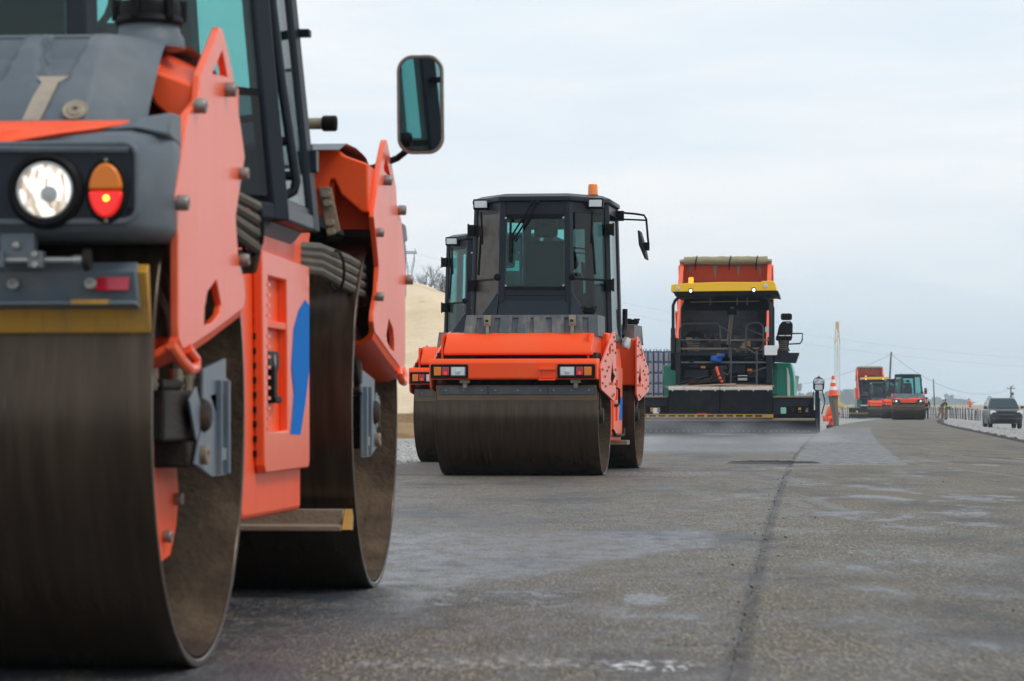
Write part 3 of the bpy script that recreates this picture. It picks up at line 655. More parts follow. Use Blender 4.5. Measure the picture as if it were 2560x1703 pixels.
            s = MB(mb, ma); s.lathe([(.067, .0), (.067, .008), (.05, .017), (.02, .021), (.001, .022)], (hc[0], -.874, hc[1]), (0, -1, 0), 36); s.done('headlight', 'facet_lit', hb)
            s = MB(mb, ma); s.lathe([(.022, .018), (.02, .026), (.001, .027)], (hc[0]+.012, -.874, hc[1]-.01), (0, -1, 0), 16); s.done('bulb_cap', 'rim', hb)
            tcx, tcz = -.076, 1.267
            s = MB(mb, ma); s.prism(circ(tcx, tcz, 1, 28, .055, .083), 'y', -.888, -.874); tb = s.done('tail_lamp_bezel', 'black', lp, bevel=.006)
            el = lambda lo, hi: [(tcx+.043*math.cos(rad(t)), tcz+.068*math.sin(rad(t))) for t in [lo+(hi-lo)*i/14 for i in range(15)]]
            s = MB(mb, ma); s.prism(el(1, 179), 'y', -.903, -.886); s.done('amber_lens', 'amber', tb, bevel=.006)
            s = MB(mb, ma); s.prism(el(181, 359), 'y', -.903, -.886); s.done('red_lens', 'tail_lit', tb, bevel=.006)
            s = MB(mb, ma); s.prism(circ(tcx+.003, tcz-.02, .008, 12), 'y', -.9045, -.902); s.done('bulb', 'bulb_lit', tb)
            for z in (tcz+.076, tcz-.076): bolt(tb, (tcx, -.888, z), (0, -1, 0), .005, .006, 'brass', 'screw', mb=mb, ma=ma)
            s = MB(mb, ma); s.prism(circ(-.018, 1.215, .011, 14), 'y', -.879, -.875); s.done('plug', 'black', lp)
            # locking rod below the bumper
            s = MB(mb, ma); s.cyl((-.40, -.84, 1.096), (-.14, -.84, 1.096), .008, 10); s.cyl((-.17, -.84, 1.096), (-.145, -.84, 1.096), .012, 10); rd = s.done('locking_rod', 'steel', root)
            s = MB(mb, ma); s.lathe([(.026, 0), (.03, .006), (.028, .018), (.01, .022)], (-.145, -.84, 1.096), (1, 0, 0), 12); s.done('rod_knob', 'rubber', rd)
            s = MB(mb, ma); s.box(-.385, -.345, -.86, -.82, 1.075, 1.118); s.box(-.285, -.245, -.86, -.82, 1.075, 1.118); s.box(-.36, -.27, -.845, -.80, 1.10, 1.17); s.done('rod_clamp', 'slate_light', rd, bevel=.004)
            for a in (-.365, -.265): bolt(rd, (a, -.86, 1.11), (0, -1, 0), .008, .008, 'steel', mb=mb, ma=ma); bolt(rd, (a, -.86, 1.083), (0, -1, 0), .008, .008, 'steel', mb=mb, ma=ma)
            MB(mb, ma).ball((-.315, -.85, 1.132), .012, 8).done('rod_pin', 'steel', rd)
        # hood: moulded tank cover with recessed panels
        prof = [(-.66, 1.43), (-.635, 1.475), (-.60, 1.52), (-.545, 1.575), (-.49, 1.63), (-.435, 1.68), (-.39, 1.71), (-.33, 1.728), (-.2, 1.738), (.1, 1.745), (.42, 1.74), (.62, 1.70)]
        fine = []
        for i in range(len(prof)-1):
            for k in range(5): t = k/5; fine.append((prof[i][0]*(1-t)+prof[i+1][0]*t, prof[i][1]*(1-t)+prof[i+1][1]*t))
        fine.append(prof[-1])
        al = []
        a = -W+.06
        while a <= -.0599: al.append(a); a += .01 if (a > -.75 or a < -1.25) else .02
        s = MB(mb); vs_ = []
        for (b, z) in fine:
            for a in al:
                am = a if a > -W/2 else -W-a
                ch = max(0, am+.19); bb = b+ch*1.3*(1-sst(b, -.2, .3)); zz = z-.25*max(0, am+.03)
                dep = 0
                if am > -1:
                    k = (am+.295) % -.175; x = abs(((am+.295+.0875) % .175)-.0875)
                    wdt = .062-.02*(1-sst(z, 1.585, 1.70))
                    if am < -.22+.02: dep = .05*(1-sst(x, wdt-.012, wdt))*sst(z, 1.58, 1.595)*(1-sst(b, -.36, -.32))
                vs_.append((a, bb+dep*.7, zz-dep*.75))
        na = len(al); fs_ = [(j*na+i, j*na+i+1, (j+1)*na+i+1, (j+1)*na+i) for j in range(len(fine)-1) for i in range(na-1)]
        s.add(vs_, fs_); s.done('hood', 'plastic', root, ang=1.2)
        s = MB(mb); s.loft([[(a, b+.005, 1.43), (a, .61, 1.43), (a, .61, 1.695), (a, .42, 1.735), (a, b+.28, 1.72), (a, b+.02, 1.44)] for a, b in ((-W+.19, -.45), (-W+.24, -.60), (-.24, -.60), (-.19, -.45))]); s.done('hood_side', 'plastic', root)
        cp = (-.125, -.12) if mb is None else (-W+.125, -.12)
        s = MB(mb); s.lathe([(.10, 0), (.095, .03), (.085, .045), (.08, .075)], (cp[0], cp[1], 1.71), (0, 0, 1), 28); nk = s.done('filler_neck', 'plastic', root)
        s = MB(mb); s.lathe([(.092, 0), (.096, .008), (.092, .02), (.088, .024), (.088, .055), (.083, .064), (.02, .066)], (cp[0], cp[1], 1.775), (0, 0, 1), 28); s.done('filler_cap', 'black', nk)
        for k in range(6):
            t = k*PI/3+.3; s = MB(mb); s.obox((cp[0]+.088*math.cos(t), cp[1]+.088*math.sin(t), 1.815), (.03, .022, .06), (0, 0, math.degrees(t))); s.done('cap_grip', 'black', nk, bevel=.004)
        s = MB(mb); s.lathe([(.034, 0), (.033, .008), (.024, .006), (.02, .01), (.008, .01), (.008, .004), (.001, .004)], (-.215, -.625, 1.492), (0, -.8, .6), 20); s.done('hood_lock', 'brass', root)
        # dried sand run-off on the hood
        s = MB(mb)
        q0 = [(-.338, 1.590), (-.252, 1.590), (-.278, 1.572), (-.288, 1.52), (-.305, 1.465), (-.352, 1.465), (-.336, 1.53), (-.322, 1.572)]
        zh = lambda z: -.66+(z-1.43)*(.17/.2)
        def hb_(z):
            for i in range(len(prof)-1):
                if prof[i][1] <= z <= prof[i+1][1]: t = (z-prof[i][1])/(prof[i+1][1]-prof[i][1]); return prof[i][0]*(1-t)+prof[i+1][0]*t
            return -.4
        s.add([(a, hb_(z)-.004, z+.003) for a, z in q0], [(0, 1, 2, 7), (7, 2, 3, 6), (6, 3, 4, 5)]); s.done('sand_streak', 'sand_dry', root)
    # centre frame with access panel
    s = MB(); s.prism([(1.20, .42), (1.22, .38), (1.30, .355), (2.49, .35), (2.505, .8), (2.62, 1.2), (2.76, 1.40), (1.20, 1.40)], 'x', -W+.11, -.11); s.done('centre_frame', 'orange', root, bevel=.02, seg=3)
    for ma in (None, -W):
        op = [(1.56, .64), (1.99, .64), (1.95, 1.155), (1.56, 1.155)]
        s = MB(None, ma); s.prism([(1.455, 1.235), (2.465, 1.225), (2.475, .53), (2.45, .505), (1.53, .505), (1.50, .53)], 'x', -.108, -.075, (op,)); ap = s.done('access_panel', 'orange_plate', root, bevel=.005)
        s = MB(None, ma); s.box(-.109, -.106, 1.5, 2.0, .6, 1.19); s.done('panel_recess', 'orange', ap)
        s = MB(None, ma); s.box(-.108, -.078, 1.55, 1.985, .985, 1.01); s.done('panel_bar', 'orange', ap, bevel=.003)
        s = MB(None, ma)
        for k in range(15):
            z = .65+k*.034
            if abs(z-.995) > .02: MB(None, ma).box(-.10, -.072, 1.545, 1.60, z-.005, z+.005).done('panel_tooth', 'orange_plate', ap)
        for k in range(14): MB(None, ma).box(-.108, -.1, 1.472, 1.495, .56+k*.048, .58+k*.048).done('hinge_slot', 'black', ap)
        s = MB(None, ma); s.prism(rrect(1.66, 1.88, .845, .91, .02), 'x', -.106, -.088); s.box(-.106, -.08, 1.73, 1.80, .75, .86); s.prism(rrect(1.73, 1.86, .735, .76, .01), 'x', -.106, -.075); hd = s.done('door_handle', 'black', ap, bevel=.006)
        s = MB(None, ma); s.cyl((-.09, 1.77, .88), (-.084, 1.77, .88), .02, 14); s.done('key_lock', 'bolt', hd)
        bl = [(2.361, 1.103), (2.452, 1.086), (2.449, .852), (2.361, .735), (2.25, .625), (2.03, .628), (2.075, .706), (2.104, .768), (2.05, .859), (2.104, .995), (2.213, 1.061)]
        s = MB(None, ma); s.prism(bl, 'x', -.075, -.0725); o = s.done('blue_patch', 'blue_paint', ap); o['label'] = 'flat blue patch covering the side lettering'
        # hose bundles over the joint
        for k in range(4):
            s = MB(None, ma); dz = -.035*k
            s.tube([(-.25, 2.3, 1.30+dz*.6), (-.06, 2.6, 1.30+dz*.8), (-.03, 3.1, 1.285+dz), (-.02, 3.55, 1.265+dz), (-.05, 3.75, 1.245+dz), (-.14, 3.80, 1.24+dz), (-.3, 3.6, 1.25+dz)], .018, 8); s.done('hydraulic_hose', 'hose', root)
            s = MB(None, ma); s.tube([(-.3, .25, 1.40-dz), (-.02, .5, 1.36+dz), (.03, .72, 1.33+dz*1.2), (-.02, .95, 1.28+dz*1.2), (-.3, 1.1, 1.26+dz)], .018, 8); s.done('hydraulic_hose', 'hose', root)
        for b in (2.8, 3.5):
            s = MB(None, ma); s.tube([(-.045+.03*math.cos(t)+.02, b, 1.225+.075*math.sin(t)) for t in [2*PI*i/12 for i in range(12)]], .006, 5, closed=True); s.done('hose_clip', 'black', root)
        s = MB(None, ma); s.tube([(-.075+.035*math.cos(t)+.09, .72, 1.265+.085*math.sin(t)) for t in [2*PI*i/12 for i in range(12)]], .007, 5, closed=True); s.done('hose_clip', 'black', root)
    # step in front of the second drum
    s = MB(); s.prism([(2.98, .255), (3.08, .255), (3.09, .30), (3.09, .335), (3.05, .335), (3.05, .275), (2.98, .275)], 'x', -W+.01, -.035); st = s.done('inner_scraper', 'brown_steel', root, bevel=.004)
    s = MB(); s.prism([(3.0, .26), (3.09, .255), (3.11, .30), (3.08, .335)], 'x', -.033, -.004); s.done('scraper_tip', 'yellow_worn', st)
    # cab
    ctr = -W/2
    octp = [(ctr-.47, .92), (ctr+.47, .92), (-.03, 1.62), (-.03, 2.30), (ctr+.47, 2.82), (ctr-.47, 2.82), (-W+.03, 2.30), (-W+.03, 1.62)]
    P = cab(root, octp, 1.34, 1.62, 1.42, 2.93, .15, W)
    s = MB(); s.loft([[(ctr+x*.8, 1.0+(1-abs(x))*0, 1.26) for x in (-1, 1)]+[(-.15, 1.7, 1.25), (-.15, 2.25, 1.25), (ctr+.8, 2.7, 1.26), (ctr-.8, 2.7, 1.26), (-W+.15, 2.25, 1.25), (-W+.15, 1.7, 1.25)],
              [(ctr-.6, .95, 1.34), (ctr+.6, .95, 1.34), (-.07, 1.64, 1.34), (-.07, 2.28, 1.34), (ctr+.6, 2.78, 1.34), (ctr-.6, 2.78, 1.34), (-W+.07, 2.28, 1.34), (-W+.07, 1.64, 1.34)]])
    s.done('cab_mount', 'slate_light', root, bevel=.008)
    for ma in (None, -W):
        s = MB(None, ma)
        s.tube([(-.13, 1.70, 2.75), (-.125, 1.70, 2.4), (-.085, 1.70, 2.08), (-.052, 1.70, 1.81), (-.019, 1.70, 1.59), (-.002, 1.70, 1.475), (-.01, 1.70, 1.445), (-.035, 1.69, 1.43), (-.075, 1.68, 1.428)], .017, 10); gh = s.done('grab_handle', 'slate', root)
        for a, z in ((-.06, 1.61), (-.04, 1.495)):
            s = MB(None, ma); s.cyl((a-.06, 1.70, z), (a+.03, 1.70, z), .016, 10); s.cyl((a-.05, 1.70, z), (a-.03, 1.70, z), .032, 12); s.done('handle_mount', 'black', gh)
        # sliding side window pane standing proud, with hinge and catch
        s = MB(None, ma); s.prism([(1.80, 1.43), (2.30, 1.43), (2.22, 2.85), (1.80, 2.85)], 'x', -.04, -.034); sw = MB(None, ma)
        s = MB(None, ma); s.box(-.10, -.02, 2.27, 2.33, 1.55, 1.63); s.cyl((-.05, 2.30, 1.53), (-.05, 2.30, 1.65), .014, 8); hg = s.done('door_hinge', 'slate', root, bevel=.006)
        for a in (-.075, -.05): bolt(hg, (a, 2.27, 1.59), (0, -1, 0), .008, .006, 'steel', mb=None, ma=ma)
        s = MB(None, ma); s.box(-.10, -.045, 2.26, 2.32, 2.03, 2.055); s.done('door_catch', 'black', root, bevel=.003)
        for z in (1.95, 2.0):
            s = MB(None, ma); s.lathe([(.014, 0), (.014, .008), (.004, .012)], (-.12, 1.63, z), (.9, -.3, 0), 10); s.done('door_knob', 'black', root)
        # mirror on its arm
    s = MB(); s.tube([(-.12, 3.62, 1.66), (-.02, 3.78, 1.68), (.07, 3.86, 1.725), (.13, 3.82, 1.765), (.16, 3.80, 1.82)], .014, 8); ar = s.done('mirror_arm', 'black', root)
    cen = Vector((.178, 3.75, 1.93)); nrm_ = Vector((-.055, -1, -.048)).normalized(); MS = 1.14
    xa = Vector((0, 0, 1)).cross(nrm_).normalized(); za = nrm_.cross(xa)
    def pl_(lst, d): return [cen+xa*x*MS*1.02+za*z*MS+nrm_*d for x, z in lst]
    shp = rrect(-.078, .078, -.168, .168, .045, 6); shp = [(x*(1-.05*(z/.168)**2)*(1+.0*z), z*(1-.03*(x/.078)**2)) for x, z in shp]
    sm = [(x*.92, z*.962) for x, z in shp]
    s = MB(); s.loft([pl_(shp, .006), pl_(shp, -.012), pl_([(x*.8, z*.85) for x, z in shp], -.045)]); mh = s.done('mirror_housing', 'plastic', root)
    s = MB(); s.tube(pl_(shp, .004), .0075, 6, closed=True); s.done('mirror_rim', 'bolt', mh)
    s = MB(); s.loft([pl_(sm, .0105), pl_(sm, .007)]); s.done('mirror_glass', 'mirror', mh, smooth=False)
    # exhaust stub on the far hood
    s = MB(); s.cyl((-.20, 2.95, 1.784), (-.095, 2.95, 1.784), .022, 12); ex = s.done('exhaust_stub', 'brass', root)
    s = MB(); s.lathe([(.026, 0), (.03, .006), (.03, .05), (.026, .055), (.02, .05), (.02, .02), (.001, .02)], (-.1, 2.95, 1.784), (1, 0, 0), 16); s.done('stub_cap', 'black', ex)
    FRAME[0] = lambda p: p
    return root
m, nt, p = newmat('facet_lit'); co = coord(nt, 'Object', (1, .2, 1)); vd, vc = voro(nt, coord(nt, 'Object', (1, .2, .38)), 95); r_, g_, b_ = sep(nt, vc)
c = mix(nt, r_.step(.05, .6), (.42, .33, .25), (1, .95, .87)); lnk(nt, c, p.inputs['Emission Color']); lnk(nt, c, p.inputs['Base Color']); p.inputs['Emission Strength'].default_value = 1.0; p.inputs['Roughness'].default_value = .1; M['facet_lit'] = m
paint('sand_dry', (.36, .31, .25), .95, dust=(.22, .19, .16), amt=.5, sc_=20)

A = big_roller('large orange road roller in the left foreground with lit round headlight')
def place(o, P0, deg, W, L):
    t = rad(deg); d = Vector((math.sin(t), math.cos(t), 0)); r = Vector((math.cos(t), -math.sin(t), 0))
    p = Vector((P0[0], P0[1], P0[2] if len(P0) > 2 else 0))-r*(W/2)+d*(L/2); o.location = p; o.rotation_euler = (0, 0, -t)
place(A, (-.865, 8.6), 4.93, 2.0, 3.74)

# ------------------------------------------------------------------ roller with rectangular lamps
def mid_roller(label, driver=None):
    W, L, R = 1.68, 3.7, .62
    FRAME[0] = lambda p: (p[0]+W/2, p[1]-L/2, p[2])
    root = thing('road_roller', label, 'road roller')
    for mb in (None, L):
        drum(root, R, W, 0, mb)
        out = [(-.68, .90), (-.70, .93), (-.70, 1.10), (-.66, 1.14), (-.31, 1.25), (.1, 1.385), (.42, 1.48), (.56, 1.505), (.66, 1.49), (.72, 1.42), (.74, 1.25), (.74, .84), (.55, .775), (.44, .775), (-.4, .86), (-.62, .88)]
        h1 = [(.20, 1.37), (.02, 1.31), (.10, 1.25), (.24, 1.26)]
        h2 = [(.36, 1.19), (.28, 1.08), (.22, 1.0), (.30, .93), (.42, .92), (.52, 1.0), (.46, 1.1)]
        for ma in (None, -W):
            p = MB(mb, ma); p.prism(out, 'x', .02, .04, (h1, h2)); pl = p.done('side_plate', 'orange_plate', root, bevel=.003)
            bl = [(.5, 1.44), (.3, 1.36), (.38, 1.30), (.62, 1.40), (.66, 1.28), (.66, 1.1), (.64, .95), (.5, .84), (.35, .82), (-.3, .92), (-.58, .95), (-.58, 1.09), (-.3, 1.18), (-.1, 1.25), (.0, 1.12), (.12, .95), (-.15, 1.08), (-.35, 1.02)]
            for b, z in bl: bolt(pl, (.039, b, z), (1, 0, 0), .014, .013, 'brown_steel', mb=mb, ma=ma)
            for k in range(3):
                q = MB(mb, ma); q.tube([(-.08, .33+.04*k, 1.15), (.0, .40+.04*k, 1.10), (.035, .43+.035*k, 1.03), (.0, .38+.04*k, .95), (-.08, .32+.04*k, .90)], .022, 8); q.done('hydraulic_hose', 'black', root)
            q = MB(mb, ma); q.box(-.3, .02, .15, .66, .95, 1.48); q.done('yoke_arm', 'orange', root, bevel=.02)
            q = MB(mb, ma); q.prism([(-.3, .96), (.3, .96), (.16, .5), (-.16, .5)], 'x', -.14, -.11); q.done('drum_support', 'motor', root, bevel=.004)
            q = MB(mb, ma); q.lathe([(.17, 0), (.17, .05), (.09, .08), (.07, .12), (.001, .12)], (-.13, 0, R), (1, 0, 0), 24); q.done('hydraulic_motor', 'motor', root)
            q = MB(mb, ma); q.tube([(-.05, -.02, .62), (-.04, -.1, .75), (-.06, -.02, .95)], .015, 8); q.done('hydraulic_hose', 'hose', root)
        # bumper beam
        s = MB(mb); s.prism([(-.78, .985), (-.855, .985), (-.87, 1.0), (-.87, 1.155), (-.84, 1.195), (-.62, 1.20), (-.62, .985)], 'x', -W-.018, .018); bp = s.done('bumper', 'orange', root, bevel=.012, seg=3)
        for ma in (None, -W):
            s = MB(mb, ma); s.prism(rrect(-.385, .0, .995, 1.14, .018), 'y', -.884, -.866); hs = s.done('lamp_housing', 'black', bp, bevel=.006)
            s = MB(mb, ma); s.prism(rrect(-.36, -.205, 1.018, 1.115, .012), 'y', -.890, -.882); f = s.done('headlight_frame', 'slate_light', hs, bevel=.003)
            s = MB(mb, ma); s.prism(rrect(-.352, -.213, 1.025, 1.108, .01), 'y', -.900, -.888); s.done('headlight', 'clear_lens', f, bevel=.006)
            s = MB(mb, ma); s.lathe([(.03, 0), (.026, .008), (.001, .012)], (-.283, -.899, 1.066), (0, -1, 0), 14); s.done('reflector_bowl', 'clear_lens', f)
            s = MB(mb, ma); s.box(-.192, -.118, -.902, -.882, 1.025, 1.112); rl = s.done('tail_lens', 'red_lens', hs, bevel=.005)
            s = MB(mb, ma); s.cyl((-.155, -.9022, 1.052), (-.155, -.903, 1.052), .018, 12); s.done('tail_glow', 'tail_lit', rl)
            s = MB(mb, ma); s.box(-.11, -.036, -.902, -.882, 1.025, 1.112); s.done('amber_lens', 'amber', hs, bevel=.005)
        s = MB(mb); s.box(-.575, -.40, -.90, -.865, 1.08, 1.10); s.box(-.575, -.40, -.90, -.865, .975, .99); s.box(-.565, -.55, -.88, -.865, .98, 1.09); s.box(-.425, -.41, -.88, -.865, .98, 1.09); s.done('hook_bracket', 'orange', bp, bevel=.003)
        for a in (-1.345, -.21):
            s = MB(mb); s.box(a-.05, a+.05, -.80, -.72, .95, .985); s.box(a-.02, a+.02, -.78, -.70, .90, .96); s.cyl((a-.035, -.80, .975), (a+.035, -.80, .975), .012, 8); s.done('latch', 'brass', root, bevel=.003)
        for a in (-W+.08, -.1): MB(mb).box(a-.01, a+.01, -.64, -.3, 1.18, 1.45).done('cover_bracket', 'orange', root)
        # sloped orange cover and dark recess below it
        s = MB(mb); s.box(-W+.02, -.02, -.60, -.2, 1.15, 1.26); s.done('cover_recess', 'motor', root)
        s = MB(mb); s.prism([(-.72, 1.235), (-.735, 1.25), (-.725, 1.285), (-.56, 1.44), (-.50, 1.465), (.15, 1.475), (.15, 1.24)], 'x', -W+.11, -.05); s.done('top_cover', 'orange', root, bevel=.015, seg=3)
        # water tank lid with moulded slots
        s = MB(mb); na, nz = 150, 24; vs_ = []
        for j in range(nz+1):
            for i in range(na+1):
                t = j/nz; a = -1.40+1.39*i/na; z = 1.425+.225*t; b = -.52+.05*t; a2 = a+(.025 if a < -.7 else -.012)*t
                x = abs(((a+.70+.093) % .187)-.093); dep = .022*(1-sst(x, .022, .030))*sst(t, .1, .14)*(1-sst(t, .84, .88)) if abs(a+.70) < .64 else 0
                vs_.append((a2, b+dep, z))
        fs_ = [(j*(na+1)+i, j*(na+1)+i+1, (j+1)*(na+1)+i+1, (j+1)*(na+1)+i) for j in range(nz) for i in range(na)]
        s.add(vs_, fs_); tk = s.done('tank_lid', 'tank_plastic', root, ang=.5)
        s = MB(mb); s.loft([[(-1.375, b+.03, z), (-.022, b+.03, z), (-.03, .3, z), (-1.37, .3, z)] for z, b in ((1.43, -.52), (1.65, -.47))]); s.done('tank_body', 'tank_plastic', tk, bevel=.008)
        for a in (-1.15, -.275):
            s = MB(mb); s.box(a-.034, a+.034, -.545, -.50, 1.535, 1.645); s.box(a-.022, a+.022, -.565, -.54, 1.55, 1.61); s.box(a-.016, a+.016, -.545, -.525, 1.43, 1.54); s.box(a-.028, a+.028, -.555, -.52, 1.418, 1.43); la = s.done('lid_buckle', 'brass', tk, bevel=.004)
            s = MB(mb); s.box(a-.016, a+.016, -.569, -.564, 1.575, 1.60); s.done('buckle_slot', 'motor', la)
        s = MB(mb); s.lathe([(.06, 0), (.06, .03), (.075, .035), (.075, .075), (.07, .08), (.001, .08)], (-.12, -.38, 1.645), (0, 0, 1), 20); fc = s.done('filler_cap', 'black', root)
        for k in range(6):
            t = k*PI/3; s = MB(mb); s.obox((-.12+.07*math.cos(t), -.38+.07*math.sin(t), 1.725), (.025, .02, .02), (0, 0, math.degrees(t))); s.done('cap_grip', 'black', fc)
        # scraper
        s = MB(mb); s.prism([(-.585, .775), (-.60, .775), (-.675, .925), (-.66, .93), (-.64, .92)], 'x', -W+.02, -.01); scp = s.done('scraper', 'brown_steel', root, bevel=.003)
        for a0, a1 in ((-1.615, -1.125), (-1.118, -.51), (-.503, -.03)):
            s = MB(mb); s.prism([(-.648, .835), (-.66, .838), (-.69, .915), (-.678, .92)], 'x', a0, a1); bar = s.done('scraper_bar', 'slate_light', scp, bevel=.003)
            for k in (.12, .5, .88): bolt(bar, (a0+(a1-a0)*k, -.672, .875), (0, -1, .4), .012, .012, 'steel', mb=mb)
    # centre frame
    s = MB(); s.prism([(1.35, .34), (2.55, .32), (2.62, .5), (2.62, 1.17), (2.45, 1.35), (1.25, 1.35), (1.25, .42)], 'x', -W+.1, -.1); s.done('centre_frame', 'orange', root, bevel=.015)
    for ma in (None, -W):
        s = MB(None, ma); s.prism([(1.62, .40), (2.5, .39), (2.56, 1.14), (1.62, 1.14)], 'x', -.102, -.08, ([(1.72, .55), (2.05, .55), (2.05, .74), (1.72, .74)], [(1.72, .78), (2.05, .78), (2.05, 1.0), (1.72, 1.0)])); ap = s.done('access_panel', 'orange_plate', root, bevel=.004)
        s = MB(None, ma); s.prism([(2.30, .82), (2.54, .80), (2.46, .56), (2.16, .56)], 'x', -.08, -.0775); o = s.done('blue_patch', 'blue_paint', ap); o['label'] = 'flat blue patch covering the side lettering'
        s = MB(None, ma); s.tube([(-.07, 1.45, .45), (-.06, 1.6, .40), (-.06, 2.45, .39), (-.07, 2.58, .46)], .018, 8); s.done('step_rail', 'black', root)
        s = MB(None, ma); s.tube([(-.09, 1.66, .72), (-.05, 1.70, .72), (-.05, 1.9, .74), (-.05, 1.9, .9), (-.09, 1.86, .92)], .014, 8); s.done('door_handle', 'black', ap)
        s = MB(None, ma); s.box(-.4, -.05, 2.75, 3.05, .28, .33); s.done('step', 'brown_steel', root, bevel=.004)
        s = MB(None, ma); s.lathe([(.05, 0), (.06, .03), (.035, .12), (.001, .12)], (-.04, 2.35, 1.36), (.3, .2, .9), 16); s.done('work_lamp', 'clear_lens', root)
    ctr = -W/2
    octp = [(ctr-.39, .80), (ctr+.39, .80), (-.075, 1.35), (-.075, 2.35), (ctr+.39, 2.90), (ctr-.39, 2.90), (-W+.075, 2.35), (-W+.075, 1.35)]
    P = cab(root, octp, 1.42, 1.93, 1.50, 2.90, .05, W, 'glass_dark' if driver != 'clear' else 'glass')
    # kick-out under the rear window
    s = MB(); s.loft([[(ctr-.39, .86, 1.9), (ctr+.39, .86, 1.9), (ctr+.39, 1.0, 1.9), (ctr-.39, 1.0, 1.9)], [(ctr-.40, .62, 1.5), (ctr+.40, .62, 1.5), (ctr+.40, 1.0, 1.5), (ctr-.40, 1.0, 1.5)]]); s.done('rear_skirt', 'slate', root, bevel=.006)
    for k in (-1, 1):
        s = MB(); s.loft([[(ctr+k*.39, .83, 1.92), (ctr+k*.41, .83, 1.92), (ctr+k*.41, .95, 1.92), (ctr+k*.39, .95, 1.92)], [(ctr+k*.40, .60, 1.52), (ctr+k*.66, .66, 1.52), (ctr+k*.66, 1.0, 1.52), (ctr+k*.40, 1.0, 1.52)]]); s.done('skirt_gusset', 'slate', root, bevel=.004)
        # roof work lights
        for fb in (1.13, 2.57):
            s = MB(); d = -1 if fb < 2 else 1; s.box(ctr+k*.62-.085, ctr+k*.62+.085, fb-.05, fb+.05, 2.83, 2.945); wl = s.done('work_light', 'black', root, bevel=.01)
            s = MB(); y = fb+d*.052; s.box(ctr+k*.62-.07, ctr+k*.62+.07, min(y, y+d*.008), max(y, y+d*.008), 2.85, 2.925); s.done('work_light_lens', 'clear_lens', wl, bevel=.004)
        # door hinges
        for z in (2.62, 2.02):
            s = MB(); s.box(ctr+k*.755-.03, ctr+k*.755+.035, 1.28, 1.36, z-.06, z+.06); s.cyl((ctr+k*.79, 1.30, z-.07), (ctr+k*.79, 1.30, z+.07), .012, 8); s.done('door_hinge', 'black', root, bevel=.004)
        s = MB(); s.cyl((ctr+k*.60, .97, 2.80), (ctr+k*.585, .96, 2.45), .012, 6); s.cyl((ctr+k*.60, .955, 2.55), (ctr+k*.63, .97, 2.12), .014, 6); s.done('wiper', 'black', root)
        s = MB(); s.lathe([(.04, 0), (.035, .02), (.001, .03)], (ctr+k*.40, .80, 2.09), (0, -1, 0), 10); s.done('window_catch', 'black', root)
    s = MB(); s.cyl((ctr-.02, .775, 2.88), (ctr-.27, .77, 2.48), .012, 6); s.cyl((ctr+.035, .775, 2.88), (ctr-.22, .77, 2.48), .012, 6); s.cyl((ctr-.25, .765, 2.72), (ctr-.262, .765, 2.25), .014, 6); s.ball((ctr-.02, .77, 2.88), .022, 8); s.ball((ctr+.035, .77, 2.88), .022, 8); s.done('wiper', 'black', root)
    for a in (-.31, .31):
        for z in (2.0, 2.72): bolt(root, (ctr+a, .812, z), (0, -1, 0), .012, .012, 'steel')
    # beacon
    s = MB(); s.lathe([(.06, 0), (.06, .02), (.05, .02)], (-.30, 1.55, 2.99), (0, 0, 1), 16); bc = s.done('beacon_base', 'black', root)
    s = MB(); s.lathe([(.055, .02), (.052, .12), (.045, .135), (.001, .138)], (-.30, 1.55, 2.99), (0, 0, 1), 18); s.done('beacon', 'beacon_orange', bc)
    # mirror bracket with two tubes
    s = MB(); s.tube([(-.10, 2.30, 2.865), (.10, 2.30, 2.845), (.185, 2.30, 2.83), (.21, 2.30, 2.79), (.235, 2.30, 2.5)], .012, 6); s.tube([(-.10, 2.30, 2.79), (.205, 2.30, 2.775)], .010, 6); s.box(-.12, -.04, 2.26, 2.34, 2.77, 2.88); mr = s.done('mirror_arm', 'black', root)
    s = MB(); s.loft([[(.12, 2.22, 2.66), (.14, 2.24, 2.66), (.14, 2.5, 2.66), (.12, 2.5, 2.66)], [(.135, 2.2, 2.5), (.185, 2.24, 2.5), (.19, 2.5, 2.5), (.135, 2.52, 2.5)], [(.20, 2.22, 2.34), (.22, 2.24, 2.34), (.22, 2.5, 2.34), (.20, 2.5, 2.34)]]); s.box(.18, .245, 2.28, 2.34, 2.44, 2.53); s.done('mirror_housing', 'black', mr, bevel=.008)
    s = MB(); s.tube([(-.08, 2.5, 1.5), (-.06, 2.6, 1.6), (-.06, 2.62, 1.8)], .03, 8); s.done('air_intake', 'black', root)
    FRAME[0] = lambda p: p
    return root
paint('beacon_orange', (.85, .22, .01), .2, coat=.5)
B = mid_roller('orange road roller in the middle of the road with beacon on its dark cab')
place(B, (.96, 31.9), 8.0, 1.68, 3.7)
FILMED = B
ROLL = 'orange road rollers with rectangular lamps'
B['group'] = ROLL
Cc = copy_tree(B); Cc['label'] = 'orange road roller half hidden behind the middle roller, left of it'
place(Cc, (.50, 39.4), 8.0, 1.68, 3.7)
t = rad(8); dv = person('driver sitting in the dark cab of the middle road roller', (0, 0, 0), 0, SIT, 'navy', 'navy')
dv.location = B.matrix_basis @ Vector((0, .13, 1.94)); dv.rotation_euler = (0, 0, -t)
Ee = copy_tree(B); Ee['label'] = 'small far road roller in front of the distant green paver'; Ee['group'] = ROLL
place(Ee, (31.75, 260, rz(260)-.0), 7, 1.68, 3.7)
Gg = copy_tree(B); Gg['label'] = 'far road roller partly hidden behind the distant roller with lit headlights'
place(Gg, (29.35, 230, rz(230)-.0), 7, 1.68, 3.7)
Ff = copy_tree(A); Ff['label'] = 'far road roller with two lit round headlights at the right of the distant group'
